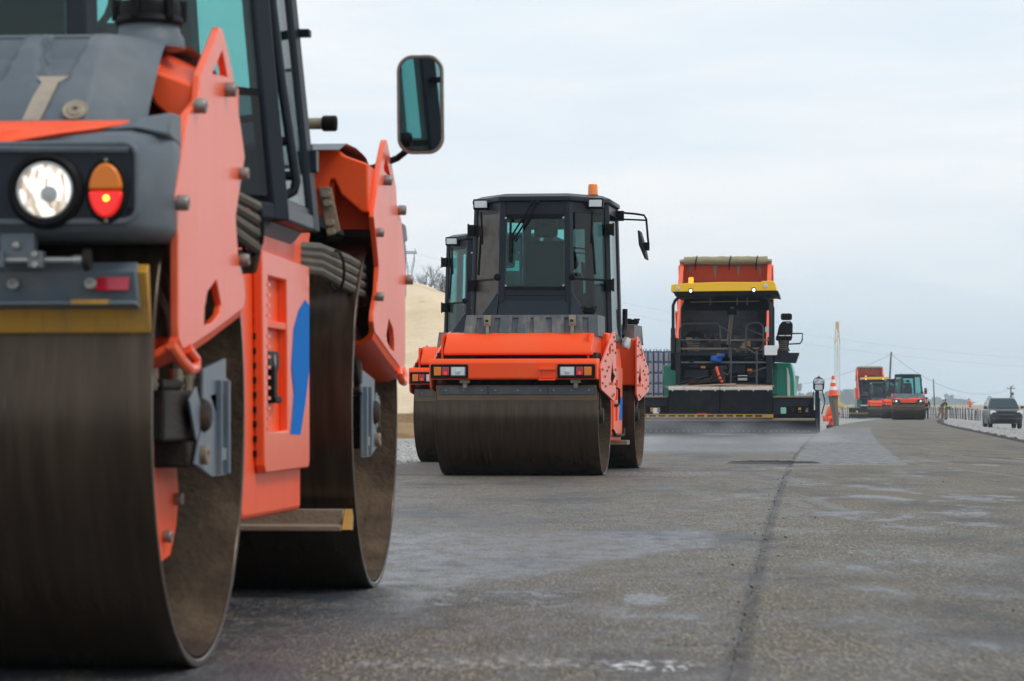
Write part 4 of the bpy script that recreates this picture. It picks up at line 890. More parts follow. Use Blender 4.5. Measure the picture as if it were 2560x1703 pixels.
place(Ff, (26.35, 197, rz(197)-.06), 6.5, 2.0, 3.74)

# ------------------------------------------------------------------ asphalt paver; a = 0 at the right end of the screed, b forward, z up
def paver(label):
    FRAME[0] = lambda p: (p[0]+2.4, p[1], p[2])
    root = thing('asphalt_paver', label, 'paver')
    A0 = -4.75
    def bx(name, mat, *d, bev=.01, parent=None): return MB().box(*d).done(name, mat, parent or root, bevel=bev)
    # screed
    bx('screed_plate', 'screed', A0, -.10, -.12, .35, .02, .30, bev=.015)
    for k in range(34): bolt(root, (A0+.1+k*.133, -.12, .09), (0, -1, 0), .012, .02, 'steel', 'screed_bolt')
    bx('screed_ledge', 'brown_steel', A0, -.12, -.22, .1, .33, .40, bev=.02)
    s = MB()     # walkway grating with long slots
    hol = []
    for k in range(20):
        a = A0+.12+k*.235
        if a+.19 < -1.18: hol.append([(a+.02, .435), (a+.17, .435), (a+.19, .455), (a+.17, .48), (a+.02, .48), (a, .455)])
    s.prism([(A0, .415), (-1.13, .415), (-1.13, .50), (A0, .50)], 'y', -.30, -.27, hol); s.done('walkway_grate', 'yellow_worn', root)
    bx('walkway_back', 'black', A0, -1.13, -.262, -.2, .41, .50, bev=0)
    for a0, a1 in ((-3.68, -2.44), (-2.42, -1.16)):
        fl = bx('screed_flap', 'screed', a0, a1, -.18, .05, .50, 1.10)
        bx('flap_edge', 'cream', a0+.0, a1-.0, -.20, .1, 1.085, 1.17, bev=.012, parent=fl)
        for k in range(4): bolt(fl, (a0+.1+k*(a1-a0-.2)/3, -.2, 1.075), (0, -1, 0), .02, .02, 'cream', mb=None)
    for a0, a1, m_ in ((-1.15, -.15, 1), (A0, -3.70, 0)):
        ex = bx('screed_extension', 'slate', a0, a1, -.05, .4, .48, .90)
        bx('extension_top', 'brown_steel', a0, a1, -.10, .45, .90, .945, parent=ex)
        bx('extension_recess', 'black', a0+.25 if m_ else a0+.35, a1-.02 if m_ else a1-.02, -.058, -.04, .50, .70, bev=0, parent=ex)
        for k in range(3): bx('screed_hose_block', ('motor', 'yellow_worn', 'brass')[k], a0+.45+k*.17, a0+.52+k*.17, -.09, -.05, .55, .66, parent=ex)
        MB().prism(rrect(-.955, -.82, .515, .667, .02) if m_ else rrect(-4.066, -3.913, .514, .652, .02), 'y', -.075, -.055).done('blank_plate', 'mint' if m_ else 'white', ex)
    s = MB(); s.tube([(-.2, -.1, .8), (-.35, -.15, .62), (-.6, -.12, .56)], .02, 6); s.done('screed_hose', 'black', root)
    bx('red_wedge', 'red_reflector', -2.97, -2.75, -.26, -.19, .50, .53)
    bx('screed_gap_fill', 'black', A0, -.12, .12, .42, .28, .60, bev=0)  # added black box filling the gap where pale ground showed through
    # side shoe and control panel at the right end
    s = MB(); s.prism([(-.35, .03), (1.4, .03), (1.5, .12), (1.4, .40), (-.3, .40), (-.42, .2)], 'x', -.10, -.06); s.done('side_shoe', 'motor', root, bevel=.006)
    s = MB(); s.box(-.12, -.02, -.12, -.02, .10, 1.06); s.box(-.06, .0, -.10, -.05, .05, .9); po = s.done('panel_post', 'slate', root, bevel=.008)
    s = MB(); s.prism([(-.17, 1.12), (-.12, 1.06), (.06, 1.06), (.10, 1.12), (.11, 1.30), (.07, 1.38), (.02, 1.39), (.0, 1.41), (-.06, 1.41), (-.08, 1.39), (-.13, 1.38), (-.17, 1.30)], 'y', -.14, -.05); cp = s.done('control_panel', 'slate', root, bevel=.015)
    s = MB(); s.prism(rrect(-.145, .085, 1.24, 1.365, .03), 'y', -.148, -.14); s.prism(rrect(-.12, .06, 1.085, 1.22, .03), 'y', -.148, -.14); s.done('panel_face', 'clear_lens', cp)
    for k in range(5): bx('panel_button', ('black', 'black', 'white', 'white', 'black')[k], -.12+.04*k, -.10+.04*k, -.154, -.147, 1.27+.03*(k % 2), 1.29+.03*(k % 2), bev=0, parent=cp)
    bx('panel_knob', 'amber', -.05, -.01, -.13, -.08, 1.41, 1.435, parent=cp)
    s = MB(); s.tube([(.05, -.08, 1.1), (.12, -.08, .8), (.04, -.06, .5)], .014, 6); s.tube([(-.15, -.08, 1.05), (-.2, -.06, .8), (-.3, -.05, .6)], .014, 6); s.done('panel_cable', 'black', root)
    # planks and clutter on the screed walkway
    pk = MB(); pk.obox((-2.9, .0, 1.20), (1.7, .14, .035), (0, -2.5, 2)); pk.done('plank', 'wood', root); pk = MB(); pk.obox((-1.75, .05, 1.20), (1.25, .16, .04), (0, 1, -2)); pk.done('plank', 'wood', root)
    pk = MB(); pk.obox((-3.55, -.02, 1.19), (.7, .1, .03), (0, -4, 3)); pk.done('plank', 'slate_light', root)
    for k in range(9):
        s = MB(); x = -3.3+.085*k; s.cyl((x-.25, .25, 1.23+.02*(k % 3)), (x+.28, .3+.02*(k % 2), 1.36+.03*(k % 4)), .018, 6); s.done('stake', 'motor', root)
    # tractor rear: frame, boxes, platform
    bx('tractor_rear', 'black', -3.52, -1.22, 1.25, 2.0, .55, 1.95, bev=.02)
    for k, (a0, a1, z0, z1, mt) in enumerate(((-3.35, -2.75, 1.30, 1.60, 'slate'), (-2.7, -2.3, 1.35, 1.62, 'motor'), (-2.2, -1.85, 1.5, 1.75, 'slate'), (-1.80, -1.35, 1.32, 1.62, 'slate'), (-3.3, -2.9, 1.68, 1.9, 'motor'), (-1.75, -1.5, 1.68, 1.9, 'motor'), (-2.72, -2.4, 1.66, 1.88, 'slate'))):
        bx('equipment_box', mt, a0, a1, 1.12+.03*k, 1.3, z0, z1, bev=.015)
    for a, z in ((-2.95, 1.635), (-1.80, 1.565)): bx('side_reflector', 'amber', a, a+.12, 1.08, 1.10, z, z+.055, bev=.004)
    for z, m_ in ((1.78, 'slate_light'), (1.98, 'slate'), (2.12, 'brown_steel'), (2.33, 'brown_steel'), (1.42, 'slate')): bx('cross_beam', m_, -3.5, -1.25, .98, 1.06, z-.025, z+.02)
    bx('platform', 'slate', -3.55, -1.15, 1.0, 3.6, 1.93, 2.02)
    for k in range(6): bx('step_tread', 'brown_steel', -3.28, -2.98, 1.02, 1.1, 2.06+k*.045, 2.075+k*.045, bev=.003)
    for k in range(6): bx('step_tread', 'brown_steel', -1.09+.02*k, -.82, 1.42, 1.5, 2.08+k*.045, 2.095+k*.045, bev=.003)
    s = MB(); s.obox((-2.56, .9, 1.86), (.28, .18, .17), (0, 8, 10)); s.obox((-2.44, .86, 1.93), (.2, .16, .1), (0, -15, 0)); s.done('blue_bag', 'blue_cloth', root, bevel=.05, seg=3)
    s = MB(); s.loft([[(-2.66, .7, 1.27), (-2.32, .7, 1.27), (-2.32, .95, 1.27), (-2.66, .95, 1.27)], [(-2.64, .74, 1.5), (-2.35, .74, 1.5), (-2.35, .92, 1.5), (-2.64, .92, 1.5)], [(-2.55, .78, 1.68), (-2.42, .78, 1.68), (-2.42, .9, 1.68), (-2.55, .9, 1.68)]]); s.done('tool_bag', 'motor', root, bevel=.03)
    s = MB(); s.tube([(-2.55, .72, 1.67), (-2.52, .70, 1.55), (-2.47, .69, 1.40), (-2.40, .68, 1.28)], .035, 6); s.done('red_hose', 'hi_orange', root)
    bx('white_box', 'cream', -2.03, -1.8, 1.0, 1.12, 1.33, 1.46); bx('yellow_box', 'yellow_worn', -1.86, -1.72, 1.0, 1.1, 2.06, 2.33)
    s = MB(); s.ball((-2.66, 1.1, 2.42), .07, 10); s.ball((-2.48, 1.1, 2.43), .065, 10); s.done('lever_knob', 'slate', root)
    s = MB(); s.prism([(-3.4, 2.35), (-2.85, 2.35), (-2.87, 2.5), (-2.98, 2.57), (-3.25, 2.57), (-3.38, 2.48)], 'y', 1.3, 1.9); s.done('console', 'black', root, bevel=.04)
    rnd = random.Random(3)
    for k in range(34):
        a, z, b = rnd.uniform(-3.4, -1.45), rnd.choice((rnd.uniform(1.28, 1.9), rnd.uniform(2.04, 2.3))), rnd.uniform(.92, 1.16)
        wx, wz = rnd.uniform(.04, .2), rnd.uniform(.04, .16)
        bx('machinery_block', rnd.choice(('black', 'motor', 'slate', 'rail_grey', 'rubber', 'brown_steel')), a, a+wx, b, b+.2, z, z+wz, bev=.01)
    for k in range(9):
        a, z = rnd.uniform(-3.3, -1.5), rnd.uniform(1.35, 2.2); q = [(a+rnd.uniform(-.12, .12)+.13*i, .9+rnd.uniform(-.06, .1), z+rnd.uniform(-.16, .12)) for i in range(4)]
        MB().tube(q, .018, 6).done('loose_hose', rnd.choice(('black', 'rubber', 'hose')), root)
    # vertical side frames
    for a0, a1 in ((-3.56, -3.44), (-1.32, -1.18)):
        bx('side_frame', 'slate', a0, a1, .85, 1.1, 1.25, 1.98)
    for a0, a1 in ((-3.70, -3.56), (-1.30, -1.16)): bx('side_panel', 'black', a0, a1, 1.1, 3.2, 1.6, 2.4)
    # rails
    s = MB(); s.tube([(-3.46, .9, 2.05), (-3.46, .9, 2.60), (-3.40, .9, 2.70), (-3.30, .9, 2.735), (-2.60, .9, 2.745), (-2.50, .9, 2.72), (-2.46, .9, 2.62), (-2.46, .9, 2.30)], .022, 8); s.tube([(-2.46, .9, 2.68), (-2.28, .9, 2.56), (-2.235, .9, 2.48), (-2.235, .9, 1.9)], .022, 8); s.tube([(-3.46, .9, 2.32), (-2.46, .9, 2.32)], .018, 8); s.done('hand_rail', 'rail_grey', root)
    s = MB(); s.tube([(-1.82, .9, 2.0), (-1.82, .9, 2.62), (-1.77, .9, 2.72), (-1.66, .9, 2.75), (-1.52, .9, 2.75), (-1.43, .9, 2.71), (-1.40, .9, 2.6), (-1.40, .9, 1.9)], .022, 8); s.tube([(-1.82, .9, 2.34), (-1.40, .9, 2.34)], .018, 8); s.tube([(-1.80, 1.0, 2.60), (-1.42, 1.0, 2.45)], .014, 6); s.done('hand_rail', 'rail_grey', root)
    s = MB(); s.tube([(-2.17, .05, 2.06), (-2.17, .0, .79), (-1.54, .0, .79), (-1.54, .05, 2.06)], .022, 8); ld = s.done('ladder', 'rail_grey', root)
    for z in (1.0, 1.25): bx('ladder_rung', 'slate', -2.16, -1.55, -.02, .02, z-.015, z+.015, parent=ld)
    # roof, posts, lamps
    s = MB(); s.prism([(-3.65, 3.51), (-3.65, 3.67), (-3.62, 3.69), (-3.35, 3.715), (-3.3, 3.72), (-2.4, 3.745), (-1.44, 3.74), (-1.43, 3.765), (-1.16, 3.77), (-1.10, 3.72), (-1.06, 3.53)], 'y', .45, 3.3); rf = s.done('roof', 'pave_yellow', root, bevel=.03, seg=3)
    s = MB(); s.prism([(-3.60, 3.51), (-1.03, 3.53), (-1.0, 3.40), (-1.1, 3.42), (-3.55, 3.40)], 'y', .5, 3.25); s.done('roof_liner', 'black', rf, bevel=.01)
    for a, z in ((-3.17, 3.56), (-1.62, 3.575)):
        s = MB(); s.lathe([(.06, 0), (.055, .025), (.042, .03)], (a, .46, z-.02), (0, -1, 0), 18); sk = s.done('roof_lamp_socket', 'black', rf)
        s = MB(); s.lathe([(.036, .025), (.03, .038), (.001, .042)], (a, .46, z-.03), (0, -1, 0), 14); s.done('roof_lamp', 'lamp_lit', sk)
    for a, z in ((-3.49, 3.60), (-1.33, 3.65)):
        s = MB(); s.lathe([(.055, 0), (.055, .012), (.001, .014)], (a, .45, z), (0, -1, 0), 16); s.done('roof_badge', 'clear_lens', rf)
    s = MB(); s.box(-3.24, -3.12, .8, .92, 3.74, 3.77); s.lathe([(.06, 0), (.06, .09), (.05, .11), (.001, .11)], (-3.18, .86, 3.77), (0, 0, 1), 14); s.done('beacon', 'beacon_lit', root)
    for (pa, b, m_) in ((-3.615, .7, 1), (-3.50, 2.9, 1), (-1.215, .7, -1), (-1.2, 2.9, -1)):
        s = MB(); s.tube([(pa, b, 2.0), (pa, b, 3.18), (pa+.05*m_, b, 3.30), (pa+.16*m_, b, 3.40), (pa+.3*m_, b, 3.43), (-2.4, b, 3.43)], .04, 10); s.done('roof_post', 'slate', root)
    bx('post_sleeve', 'slate', -3.67, -3.56, .64, .76, 2.35, 2.62)
    s = MB()
    for a in (-2.72, -2.05, -1.8): s.cyl((a, 1.2, 3.2), (a, 1.2, 3.42), .012, 6)
    s.cyl((-3.2, 1.2, 3.28), (-1.5, 1.2, 3.30), .014, 6); s.done('roof_strut', 'brown_steel', root)
    bx('roof_crossbar', 'black', -3.45, -1.2, 2.85, 2.95, 3.12, 3.40)
    s = MB(); s.tube([(-2.33, 2.6, 2.1), (-2.22, 2.6, 3.2)], .05, 8); s.done('exhaust_pipe', 'brown_steel', root); bx('exhaust_guard', 'black', -2.35, -2.1, 2.5, 2.7, 3.0, 3.15)
    # seats that swing out
    for a0, sgn in ((-.86, 1),):
        s = MB(); s.prism(rrect(a0-.12, a0+.16, 2.83, 3.0, .05), 'y', 1.45, 1.56); s.prism([(a0-.22, 2.45), (a0+.17, 2.45), (a0+.18, 2.74), (a0+.12, 2.81), (a0-.08, 2.80), (a0-.16, 2.70)], 'y', 1.45, 1.6); st = s.done('seat_back', 'black', root, bevel=.03, seg=3)
        bx('headrest_label', 'rim', a0+.02, a0+.1, 1.44, 1.45, 2.755, 2.785, parent=st)
        s = MB(); s.prism([(a0-.25, 2.33), (a0+.14, 2.33), (a0+.17, 2.46), (a0-.23, 2.46)], 'y', 1.5, 2.0); s.done('seat_cushion', 'black', root, bevel=.03)
        bx('seat_strip', 'white', a0-.17, a0-.02, 1.43, 1.45, 2.435, 2.46); bx('seat_strip', 'white', a0+.0, a0+.13, 1.43, 1.45, 2.435, 2.46)
        s = MB(); s.tube([(a0+.15, 1.5, 2.50), (a0+.42, 1.5, 2.50), (a0+.41, 1.5, 2.33), (a0+.36, 1.5, 2.25), (a0+.05, 1.5, 2.235)], .018, 8); s.done('arm_rail', 'slate', root)
        s = MB(); s.lathe([(.16, 0), (.12, .1), (.14, .26)], (a0-.05, 1.75, 2.07), (0, 0, 1), 14); s.done('seat_pedestal', 'rubber', root)
    s = MB(); s.prism([(-1.15, 1.80), (-.61, 1.77), (-.52, 2.02), (-.78, 2.02), (-.80, 2.09), (-1.15, 2.09)], 'y', 1.35, 2.4); s.done('side_console', 'slate', root, bevel=.01)
    MB().prism(rrect(-1.364, -1.052, 1.95, 2.187, .02), 'y', .60, .62).done('sign_plate', 'white', root)
    bx('console_screen', 'clear_lens', -1.36, -1.2, 1.1, 1.2, 2.52, 2.66)
    # green flanks and hopper
    for lo, m_ in ((0, 1), (1, 0)):
        if m_: pr = [(-1.2, .93), (-.66, .93), (-.655, 1.25), (-.68, 1.55), (-.74, 1.79), (-1.2, 1.79)]
        else: pr = [(-3.56, .93), (-3.93, .93), (-3.97, 1.66), (-3.99, 1.73), (-3.56, 1.73)]
        s = MB(); s.prism(pr, 'y', 2.6, 6.4); gf = s.done('flank', 'pave_green', root, bevel=.03)
        if m_:
            s = MB(); s.prism([(-.83, .94), (-.76, .94), (-.77, 1.4), (-.82, 1.66), (-.85, 1.66)], 'y', 2.585, 2.6); s.done('flank_stripe', 'white', gf)
            s = MB(); s.prism([(-1.22, 1.0), (-1.08, 1.0), (-1.06, 1.7), (-1.14, 1.78), (-1.22, 1.5)], 'y', 2.3, 2.6); s.done('flank_flap', 'pave_green', gf, bevel=.01)
    s = MB(); s.loft([[(-3.9, 6.4, .6), (-.75, 6.4, .6), (-.75, 8.2, .6), (-3.9, 8.2, .6)], [(-4.0, 6.4, 1.5), (-.65, 6.4, 1.5), (-.6, 8.4, 1.5), (-4.05, 8.4, 1.5)]], False); s.done('hopper', 'pave_green', root)
    for a in (-3.65, -1.45):
        s = MB(); s.prism([(2.3, .32), (2.5, .08), (2.9, .02), (6.8, .02), (7.2, .12), (7.4, .36), (7.2, .62), (6.9, .7), (2.8, .7), (2.4, .55)], 'x', a, a+.35); s.done('crawler_track', 'motor', root, bevel=.02)
    bx('chassis', 'black', -3.3, -1.45, 2.0, 6.5, .35, 1.6)
    for a in (-3.80, -1.05):
        s = MB(); s.prism([(-.0, .5), (5.5, .55), (5.5, .8), (.2, .75)], 'x', a, a+.12); s.done('tow_arm', 'slate', root)
    FRAME[0] = lambda p: p
    return root
def place_p(o, P0, deg):
    t = rad(deg); r = Vector((math.cos(t), -math.sin(t), 0)); o.location = Vector(P0)-r*2.4; o.rotation_euler = (0, 0, -t)
PV = 'asphalt pavers with yellow roof'
Pv = paver('green asphalt paver with yellow roof laying the lane behind the rollers'); Pv['group'] = PV
place_p(Pv, (7.5, 75, 0), 6.0)
Dv = copy_tree(Pv); Dv['label'] = 'small distant green paver with yellow roof beside far rollers'
place_p(Dv, (35.5, 281, rz(281)-.05), 5)

# ------------------------------------------------------------------ tipper truck with raised bed, seen from behind; x across, y forward, origin below the tail
def tipper(label):
    root = thing('tipper_truck', label, 'truck')
    th = rad(33); ct, st_ = math.cos(th), math.sin(th)
    def T(x, l, h): return (x, .1+l*ct-h*st_, 1.1+l*st_+h*ct)
    def part(name, mat, prs, parent=None, bev=.01): 
        s = MB()
        for x0, x1, l0, l1, h0, h1 in prs:
            o = MB().box(x0, x1, l0, l1, h0, h1); s.add([T(*p) for p in o.v], o.f)
        return s.done(name, mat, parent or root, bevel=bev)
    bed = part('bed_floor', 'truck_orange', [(-1.2, 1.2, 0, 4.7, -.06, 0)])
    for k in (-1, 1):
        s = MB(); o = MB().prism([(0, -.04), (4.7, -.04), (4.7, 1.42), (3.4, 1.40), (0, 1.05)], 'x', 1.18*k, 1.25*k); s.add([T(*p) for p in o.v], o.f); sw = s.done('bed_side', 'truck_orange', bed, bevel=.01)
        for l in (.1, 1.2, 2.3, 3.4, 4.5): part('side_rib', 'truck_orange', [(min(1.25*k, 1.32*k), max(1.25*k, 1.32*k), l, l+.1, 0, 1.05+.07*l)], sw)
        part('top_rail', 'truck_orange', [(min(1.16*k, 1.28*k), max(1.16*k, 1.28*k), 3.3, 4.72, 1.40, 1.46)], sw)
    part('headboard', 'truck_orange', [(-1.2, 1.2, 4.62, 4.7, -.02, 1.42)], bed)
    for x in (-1.0, -.3, .35, .95):
        s = MB(); w_ = .05+.02*random.random(); ln = .25+.3*random.random(); s.add([T(x-w_, 4.612, 1.40), T(x+w_, 4.612, 1.40), T(x+.01, 4.612, 1.40-ln), T(x-.01, 4.612, 1.40-ln)], [(0, 1, 2, 3)]); s.done('headboard_stain', 'concrete', bed)
    s = MB()
    def roll(u, v):
        x = -1.16+2.32*u; a = 2*PI*v; r = .135+.02*noise.noise((x*3, math.cos(a)*2, math.sin(a)*2))+.012*noise.noise((x*9+a*2, math.cos(a)*3, 1)); q = T(x, 4.55, 1.53); return (q[0], q[1]+r*math.cos(a), q[2]+r*math.sin(a)*.9)
    s.grid(roll, 60, 18); tp = s.done('rolled_tarp', 'tarp', root, ang=2)
    for x in (-.82, .12, .86):
        s = MB(); q = Vector(T(x, 4.55, 1.53)); s.tube([q+Vector((.03*math.sin(a), .155*math.cos(a), .15*math.sin(a)-.01)) for a in [2*PI*i/14 for i in range(14)]], .014, 5, closed=True); s.tube([q+Vector((0, -.1, -.1)), q+Vector((-.03, -.06, -.26))], .012, 5); s.done('tarp_strap', 'black', tp)
    for k in (-1, 1):
        s = MB(); q = Vector(T(1.2*k, 4.55, 1.53)); s.cyl(q-Vector((.06*k, 0, 0)), q+Vector((.08*k, 0, 0)), .05, 10); s.done('tarp_axle', 'steel', tp)
    s = MB()     # asphalt heap
    def heap(u, v):
        x = -1.17+2.34*u; l = .05+4.5*v; h = .95*(1-.5*(x/1.2)**2*(1-.5*v))*(1-.35*v**2)+.10*noise.noise((x*2.2, l*1.6, 0))+.05*noise.noise((x*6, l*6, 3))-.25*max(0, v-.8)
        if .35 < v < .52 and abs(x) < .9: h += .12*math.sin((v-.35)/.17*PI)*(1 if x < -.1 or x > .15 else .3)
        return T(x, l, max(.01, h))
    s.grid(heap, 40, 60); s.done('asphalt_load', 'load', root)
    # chassis, wheels, cab
    MB().box(-.45, .45, -.3, 7.2, .75, 1.0).done('chassis', 'black', root, bevel=.02)
    for y in (.9, 2.25, 6.2):
        for k in (-1, 1):
            s = MB(); s.lathe([(.3, 0), (.5, .02), (.52, .08), (.52, .24), (.5, .30), (.3, .32)], (.93*k if k > 0 else -1.25, y, .52), (1, 0, 0), 24); wh = s.done('wheel', 'tyre', root)
            s = MB(); s.lathe([(.3, .05), (.3, .27), (.1, .24), (.001, .24)], (.93*k if k > 0 else -1.25, y, .52), (1, 0, 0), 18); s.done('wheel_hub', 'orange', wh)
    s = MB(); s.prism([(5.4, .8), (7.3, .8), (7.4, 1.6), (7.2, 2.9), (5.5, 2.95)], 'x', -1.22, 1.22); cb = s.done('cab', 'orange', root, bevel=.06, seg=3)
    s = MB(); s.prism([(5.9, 1.9), (7.15, 1.9), (7.05, 2.7), (5.9, 2.7)], 'x', 1.222, 1.23); s.prism([(5.9, 1.9), (7.15, 1.9), (7.05, 2.7), (5.9, 2.7)], 'x', -1.23, -1.222); s.done('cab_window', 'car_glass', cb)
    MB().cyl((0, 3.2, 1.0), T(0, 3.6, -.06), .09, 12).done('hoist_ram', 'steel', root)
    MB().box(-1.2, 1.2, -.05, .05, .55, .68).done('rear_guard', 'motor', root)
    return root
TP = 'orange tipper trucks with raised beds'
Tr = tipper('orange tipper truck with raised bed of asphalt and rolled tarp behind the paver'); Tr['group'] = TP
t = rad(6); Tr.location = (5.62, 82.6, -.13); Tr.rotation_euler = (0, 0, -t)
Tr2 = copy_tree(Tr); Tr2['label'] = 'distant orange tipper truck with raised bed behind the far paver'
Tr2.location = (34.1, 292, rz(290)-.13); Tr2.rotation_euler = (0, 0, -rad(3))

# ------------------------------------------------------------------ parked car facing the camera (front at -y)
def suv(label, loc, rz_):
    root = thing('parked_car', label, 'car', loc, rz_)
    hw = .89
    def sec(y, zb, zt, w0, w1, top): return [(-w0, y, zb), (-w1, y, (zb+zt)/2), (-w1+.02, y, zt-.08), (-w1+.10, y, zt), (w1-.10, y, zt), (w1-.02, y, zt-.08), (w1, y, (zb+zt)/2), (w0, y, zb)]
    s = MB(); s.loft([sec(-2.18, .36, .86, .72, .80, 0), sec(-2.10, .30, .94, .82, .86, 0), sec(-1.7, .26, 1.02, .84, hw, 0), sec(-1.0, .26, 1.08, .85, hw, 0), sec(1.6, .26, 1.06, .85, hw, 0), sec(2.15, .32, 1.02, .80, .86, 0)])
    body = s.done('body', 'car_paint', root, bevel=.02, seg=2)
    def sc2(z, y0, y1, w): return [(-w, y0, z), (w, y0, z), (w, y1, z), (-w, y1, z)]
    s = MB(); s.loft([sc2(1.05, -1.05, 2.05, .82), sc2(1.38, -.55, 1.95, .74), sc2(1.58, -.22, 1.75, .66), sc2(1.64, .05, 1.6, .58)]); cbn = s.done('cabin', 'car_paint', root, bevel=.03)
    s = MB(); s.loft([[(-.76, -1.03, 1.085), (.76, -1.03, 1.085), (.59, -.26, 1.57), (-.59, -.26, 1.57)], [(-.76, -1.05, 1.09), (.76, -1.05, 1.09), (.59, -.28, 1.58), (-.59, -.28, 1.58)]]); s.done('windscreen', 'windscreen', cbn)
    for k in (-1, 1):
        s = MB(); s.loft([[(k*.826, -.75, 1.1), (k*.826, 1.75, 1.1), (k*.70, 1.5, 1.5), (k*.695, -.2, 1.5)], [(k*.836, -.75, 1.1), (k*.836, 1.75, 1.1), (k*.712, 1.5, 1.5), (k*.706, -.2, 1.5)]]); s.done('side_window', 'windscreen', cbn)
        s = MB(); s.tube([(k*.60, -.1, 1.66), (k*.60, .3, 1.70), (k*.60, 1.3, 1.70), (k*.60, 1.6, 1.66)], .02, 6); s.done('roof_rail', 'black', cbn)
        s = MB(); s.prism([(k*.50, .78), (k*.84, .76), (k*.86, .92), (k*.78, .98), (k*.58, .95)], 'y', -2.17, -2.0); s.done('headlight', 'car_lamp', body, bevel=.02)
        s = MB(); s.lathe([(.05, 0), (.05, .03), (.001, .035)], (k*.66, -2.15, .52), (0, -1, 0), 12); s.done('fog_light', 'clear_lens', body)
        s = MB(); s.box(min(k*.88, k*1.06), max(k*.88, k*1.06), -.95, -.83, 1.06, 1.2); s.done('wing_mirror', 'car_black', root, bevel=.03)
        for y in (-1.35, 1.35):
            s = MB(); x0 = .66 if k > 0 else -.88; s.lathe([(.22, 0), (.345, .01), (.36, .05), (.36, .17), (.345, .21), (.22, .22)], (x0, y, .36), (1, 0, 0), 24); wh = s.done('wheel', 'tyre', root)
            s = MB(); s.lathe([(.225, .03), (.225, .19), (.06, .2), (.001, .2)], (x0, y, .36), (1, 0, 0), 16); s.done('rim', 'rim', wh)
    s = MB(); s.prism([(-.44, .60), (.44, .60), (.48, .90), (.42, .93), (-.42, .93), (-.48, .90)], 'y', -2.215, -2.1); gr = s.done('grille', 'car_black', body, bevel=.015)
    for k in range(3): MB().box(-.43, .43, -2.235, -2.21, .66+.08*k, .69+.08*k).done('grille_bar', 'slate_light' if k == 1 else 'slate', gr, bevel=.004)
    MB().box(-.80, .80, -2.24, -2.05, .36, .56).done('bumper', 'car_black', body, bevel=.04)
    MB().box(-.5, .5, -2.245, -2.2, .40, .50).done('lower_intake', 'black', body, bevel=.01)
    return root
paint('windscreen', (.012, .03, .04), .1, spec=.4); paint('car_lamp', (.75, .77, .78), .12, coat=.8)
suv('dark grey muddy four wheel drive car standing on the gravel shoulder', (26.25, 165, gz(26.25, 165)), rad(-3))

# ------------------------------------------------------------------ traffic cone standing on a leaning post beside the paver
def Wp(u, v, Y): return Vector(((u-1280)/7700*Y, Y, .73-(v-1012)/7700*Y))
cx, cy = 12.30, 118.0; gzc = gz(cx, cy)
tp_ = Vector((cx, cy, 1.07))
s = MB(); s.tube([(cx+.14, cy+.1, gzc), (cx+.10, cy+.05, .35), (cx+.03, cy, .75), (cx, cy, 1.07)], .10, 8, r2=.19); tag(s.done('wooden_post', 'post_wood', raw=True), 'grey weathered post leaning under the traffic cone', 'post')
cn = thing('traffic_cone', 'orange and white striped traffic cone perched on a post beside the paver', 'traffic cone', tp_)
s = MB(); s.lathe([(.27, 0), (.27, .03), (.19, .05)], (0, 0, 0), (0, 0, 1), 20); s.done('base', 'cone_orange', cn)
for z0, z1, m_ in ((.03, .22, 'cone_orange'), (.22, .36, 'cone_white'), (.36, .50, 'cone_orange'), (.50, .62, 'cone_white'), (.62, .77, 'cone_orange')):
    r0, r1 = .19-.19*z0+0, .19-.19*z1
    s = MB(); s.lathe([(r0, z0), (r1, z1)], (0, 0, 0), (0, 0, 1), 20); s.done('sleeve' if m_ == 'cone_white' else 'cone_section', m_, cn)

# ------------------------------------------------------------------ people
def at(u, Y): X = (u-1280)/7700*Y; return (X, Y, gz(X, Y))
person('worker in orange jacket crouching beside the right end of the paver', at(2068, 124), rad(-70), CROUCH, 'hi_orange', 'hi_orange', cap='hi_orange')
person('worker in orange bending down behind the left end of the paver', at(1652, 97), rad(80), BEND, 'hi_orange', 'navy', cap='denim')
person('person in dark clothes standing right of the far roller', at(2316, 232), rad(170), STAND, 'navy', 'navy')
person('person in khaki clothes leaning forward, left of the two talking workers', at(2353, 243), rad(-75), LEAN, 'khaki', 'khaki', vest=None, cap=None)
person('worker in yellow vest, blue sleeves and white helmet, right of the talking pair', at(2369, 236), rad(95), dict(LEAN, anR=(.12, .1, .08), knR=(.12, .1, .5)), 'denim', 'khaki', cap='helmet_white', vest='hi_yellow')
pX = (2428-1280)/7700*415
person('person in bright orange crouching on the field left of the car', (pX, 415, .38), rad(60), CROUCH, 'hi_orange', 'hi_orange', cap='hi_orange')
dv2 = person('driver in red sitting in the small far roller', (0, 0, 0), 0, SIT, 'hi_orange', 'navy')
dv2.location = Ee.matrix_basis @ Vector((0, .13, 1.94)); dv2.rotation_euler = (0, 0, -rad(7))

